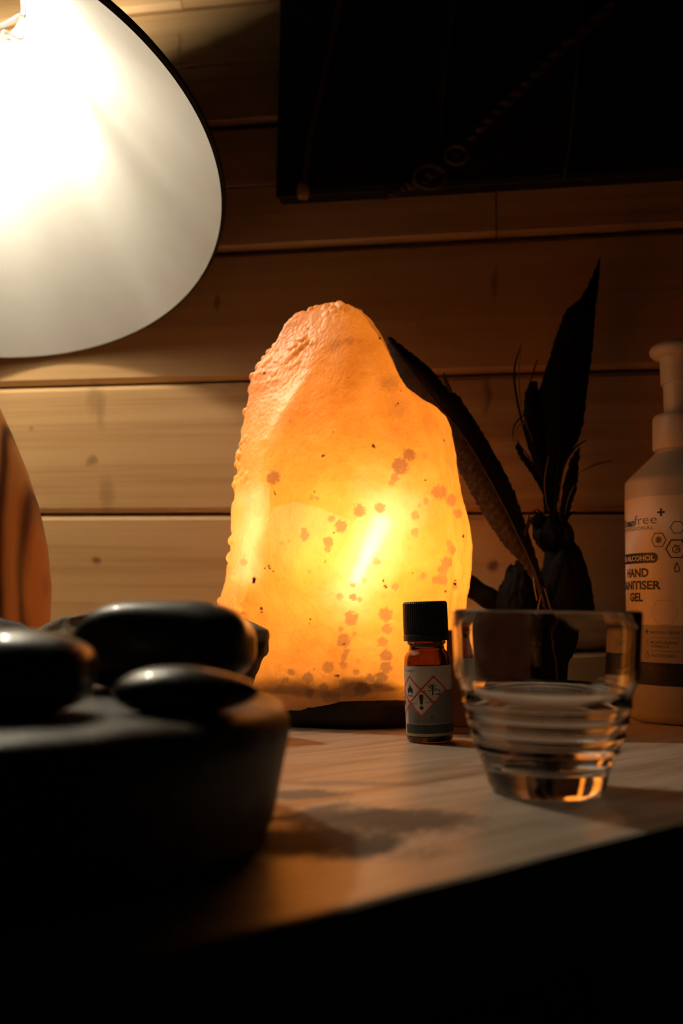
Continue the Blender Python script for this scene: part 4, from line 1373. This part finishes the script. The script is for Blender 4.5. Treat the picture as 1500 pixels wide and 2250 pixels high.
lf = at(1195, 1345, 0.722); lfo = np.array([lf[0], lf[1], 0])
lean = thing('mottled_feather', 'long mottled brown feather leaning behind the salt lamp', 'feather', lfo)
feather(lean, lfo, [(850, 742), (858, 790), (880, 835), (930, 905), (985, 990), (1010, 1036), (1040, 1095), (1075, 1152), (1100, 1190), (1130, 1222), (1158, 1256), (1182, 1300), (1193, 1336)],
        [(858, 740), (905, 776), (948, 812), (975, 846), (1010, 872), (1060, 950), (1100, 1020), (1130, 1080), (1150, 1140), (1166, 1185), (1180, 1230), (1194, 1280), (1202, 1336)],
        0.722, M_MOT, 0.006, nl=110, jag=0.0016, quill=[(853, 745), (930, 850), (1020, 960), (1090, 1080), (1140, 1180), (1178, 1265), (1200, 1345), (1222, 1450), (1236, 1520)], qm=M_MOT)
P = spline([at(975, 818, 0.719), at(978, 835, 0.719), at(990, 862, 0.719)], 8)
mesh('barb', *tube(P, [0.0004, 0.0006, 0.0009, 0.0012, 0.0015, 0.0016, 0.0016, 0.0016, 0.0012], 6), M_MOT, parent=lean, origin=lfo)
P = spline([at(1163, 1130, 0.719), at(1160, 1150, 0.719), at(1150, 1180, 0.719)], 8)
mesh('barb', *tube(P, [0.0004, 0.0006, 0.0009, 0.0012, 0.0015, 0.0016, 0.0016, 0.0016, 0.0012], 6), M_MOT, parent=lean, origin=lfo)
for s in ([(1172, 1268), (1174, 1290), (1180, 1320)], [(1196, 1292), (1202, 1315), (1210, 1342)], [(1192, 1290), (1186, 1318), (1180, 1345)]):
    P = spline([at(x, y, 0.716) for x, y in s], 12)
    mesh('straw', *tube(P, 0.0006, 6), M_QUILL, parent=lean, origin=lfo)
# dark stick behind the salt lamp, cut short to end inside a root knot
P = spline([at(980, 1252, 0.764), at(1045, 1297, 0.757), at(1110, 1337, 0.75), at(1150, 1362, FY)], 30)
mesh('dark_stick', *tube(P, [0.0080 + 0.0005 * math.sin(i) for i in range(31)], 14), M_ROOT, parent=root, origin=rb)

# ------------------------------------------------------------------ black panel and cords high on the wall
M_PANEL = plain('black_canvas', (0.0045, 0.004, 0.004), 0.75, scale=400)
pa, pb_ = onwall(607, 432, 0.02), onwall(1500, 385, 0.02)
s0 = float((pa - W0) @ WE); zb_ = float(pa[2])
po = wpt(s0, zb_, 0.001)
pan = thing('wall_panel', 'large black panel hanging high on the board wall', 'panel', po)
pan.rotation_euler = (0, 0, WA)
V, F = box(0, 0.62, -0.021, 0.0, 0, 0.62, 0.0015)
mesh('panel_face', V, F, M_PANEL, parent=pan, smooth=False)
V, F = box(0.0005, 0.62, -0.0225, -0.0205, -0.0022, 0.004, 0.0005)
mesh('lower_edge', V, F, plain('lighter_black_edge', (0.03, 0.026, 0.022), 0.6), parent=pan, smooth=False)  # strip in a lighter tone than the panel face
M_CORD = plain('brown_cord', (0.075, 0.042, 0.022), 0.7, scale=300)
M_CORDR = plain('dark_red_cord', (0.050, 0.017, 0.012), 0.7, scale=300)


def wallthing(name, label, cat, px_path, rad, m, off=0.030, group=None):
    P = spline([onwall(x, y, off) for x, y in px_path], 60)
    og = P[-1]
    t = thing(name, label, cat, og, group)
    return t, P, og


t, P, og = wallthing('bead_cord', 'thin brown cord with a wooden bead hanging at the left of the black panel', 'cord', [(752, -40), (735, 60), (705, 200), (682, 300), (672, 380), (666, 424)], 0.0012, M_CORD)
mesh('cord', *tube(P, 0.0024, 8), M_CORD, parent=t, origin=og)
V, F = lathe([(0.0015, 0.008), (0.0042, 0.0075), (0.0052, 0.005), (0.0052, -0.002), (0.0042, -0.0045), (0.0015, -0.005)], 20, closed=True)
mesh('wooden_bead', V, F, plain('pale_bead', (0.38, 0.20, 0.10), 0.5), parent=t)
for lab_, path, rd, m in (('dark cord hanging down the middle of the black panel', [(1012, -40), (990, 60), (975, 200), (966, 300), (955, 390)], 0.0018, M_CORD),
                          ('dark cord hanging right of the middle of the black panel', [(1282, -40), (1265, 180), (1255, 300), (1240, 390)], 0.0014, M_CORD),
                          ('dark cord just right of the bead cord, ending at the rope knot', [(1000, -40), (975, 120), (963, 260), (950, 340), (935, 372)], 0.0022, M_CORDR)):
    t, P, og = wallthing('hanging_cord', lab_, 'cord', path, rd, m, 0.026)
    mesh('cord', *tube(P, rd, 8), m, parent=t, origin=og)
t, P, og = wallthing('braided_rope', 'dark braided rope slanting across the black panel to its lower edge', 'rope', [(1345, 10), (1230, 110), (1150, 190), (1075, 262), (1010, 330), (940, 385), (890, 412), (842, 436)], 0.004, M_CORDR, 0.036)
P = spline(P, 160)
for s in range(3):
    Q = []
    for i, p in enumerate(P):
        a = i * 0.33 + s * 2 * math.pi / 3
        w = 0.0032 * (1 - 0.75 * max(0, i - 125) / 35)
        Q.append(p + WN * w * math.cos(a) * 0.7 + np.array([0, 0, 1]) * w * math.sin(a) + WE * w * math.sin(a) * 0.5)
    mesh('rope_strand', *tube(Q, [0.0034 * (1 - 0.6 * max(0, i - 125) / 35) for i in range(161)], 8), M_CORDR if s else M_CORD, parent=t, origin=og)
for x, y, r in ((945, 388, 34), (1003, 340, 26)):
    P = [onwall(x + r * math.cos(a) * (1 if r > 30 else 0.9), y + r * 0.75 * math.sin(a), 0.043) for a in np.linspace(0, 2 * math.pi * 0.94, 50)]
    mesh('rope_loop', *tube(P, 0.0021, 8), M_CORD, parent=t, origin=og)

for o in bpy.data.objects:
    if o.name.startswith('t.') or o.name == 't': bpy.data.objects.remove(o)
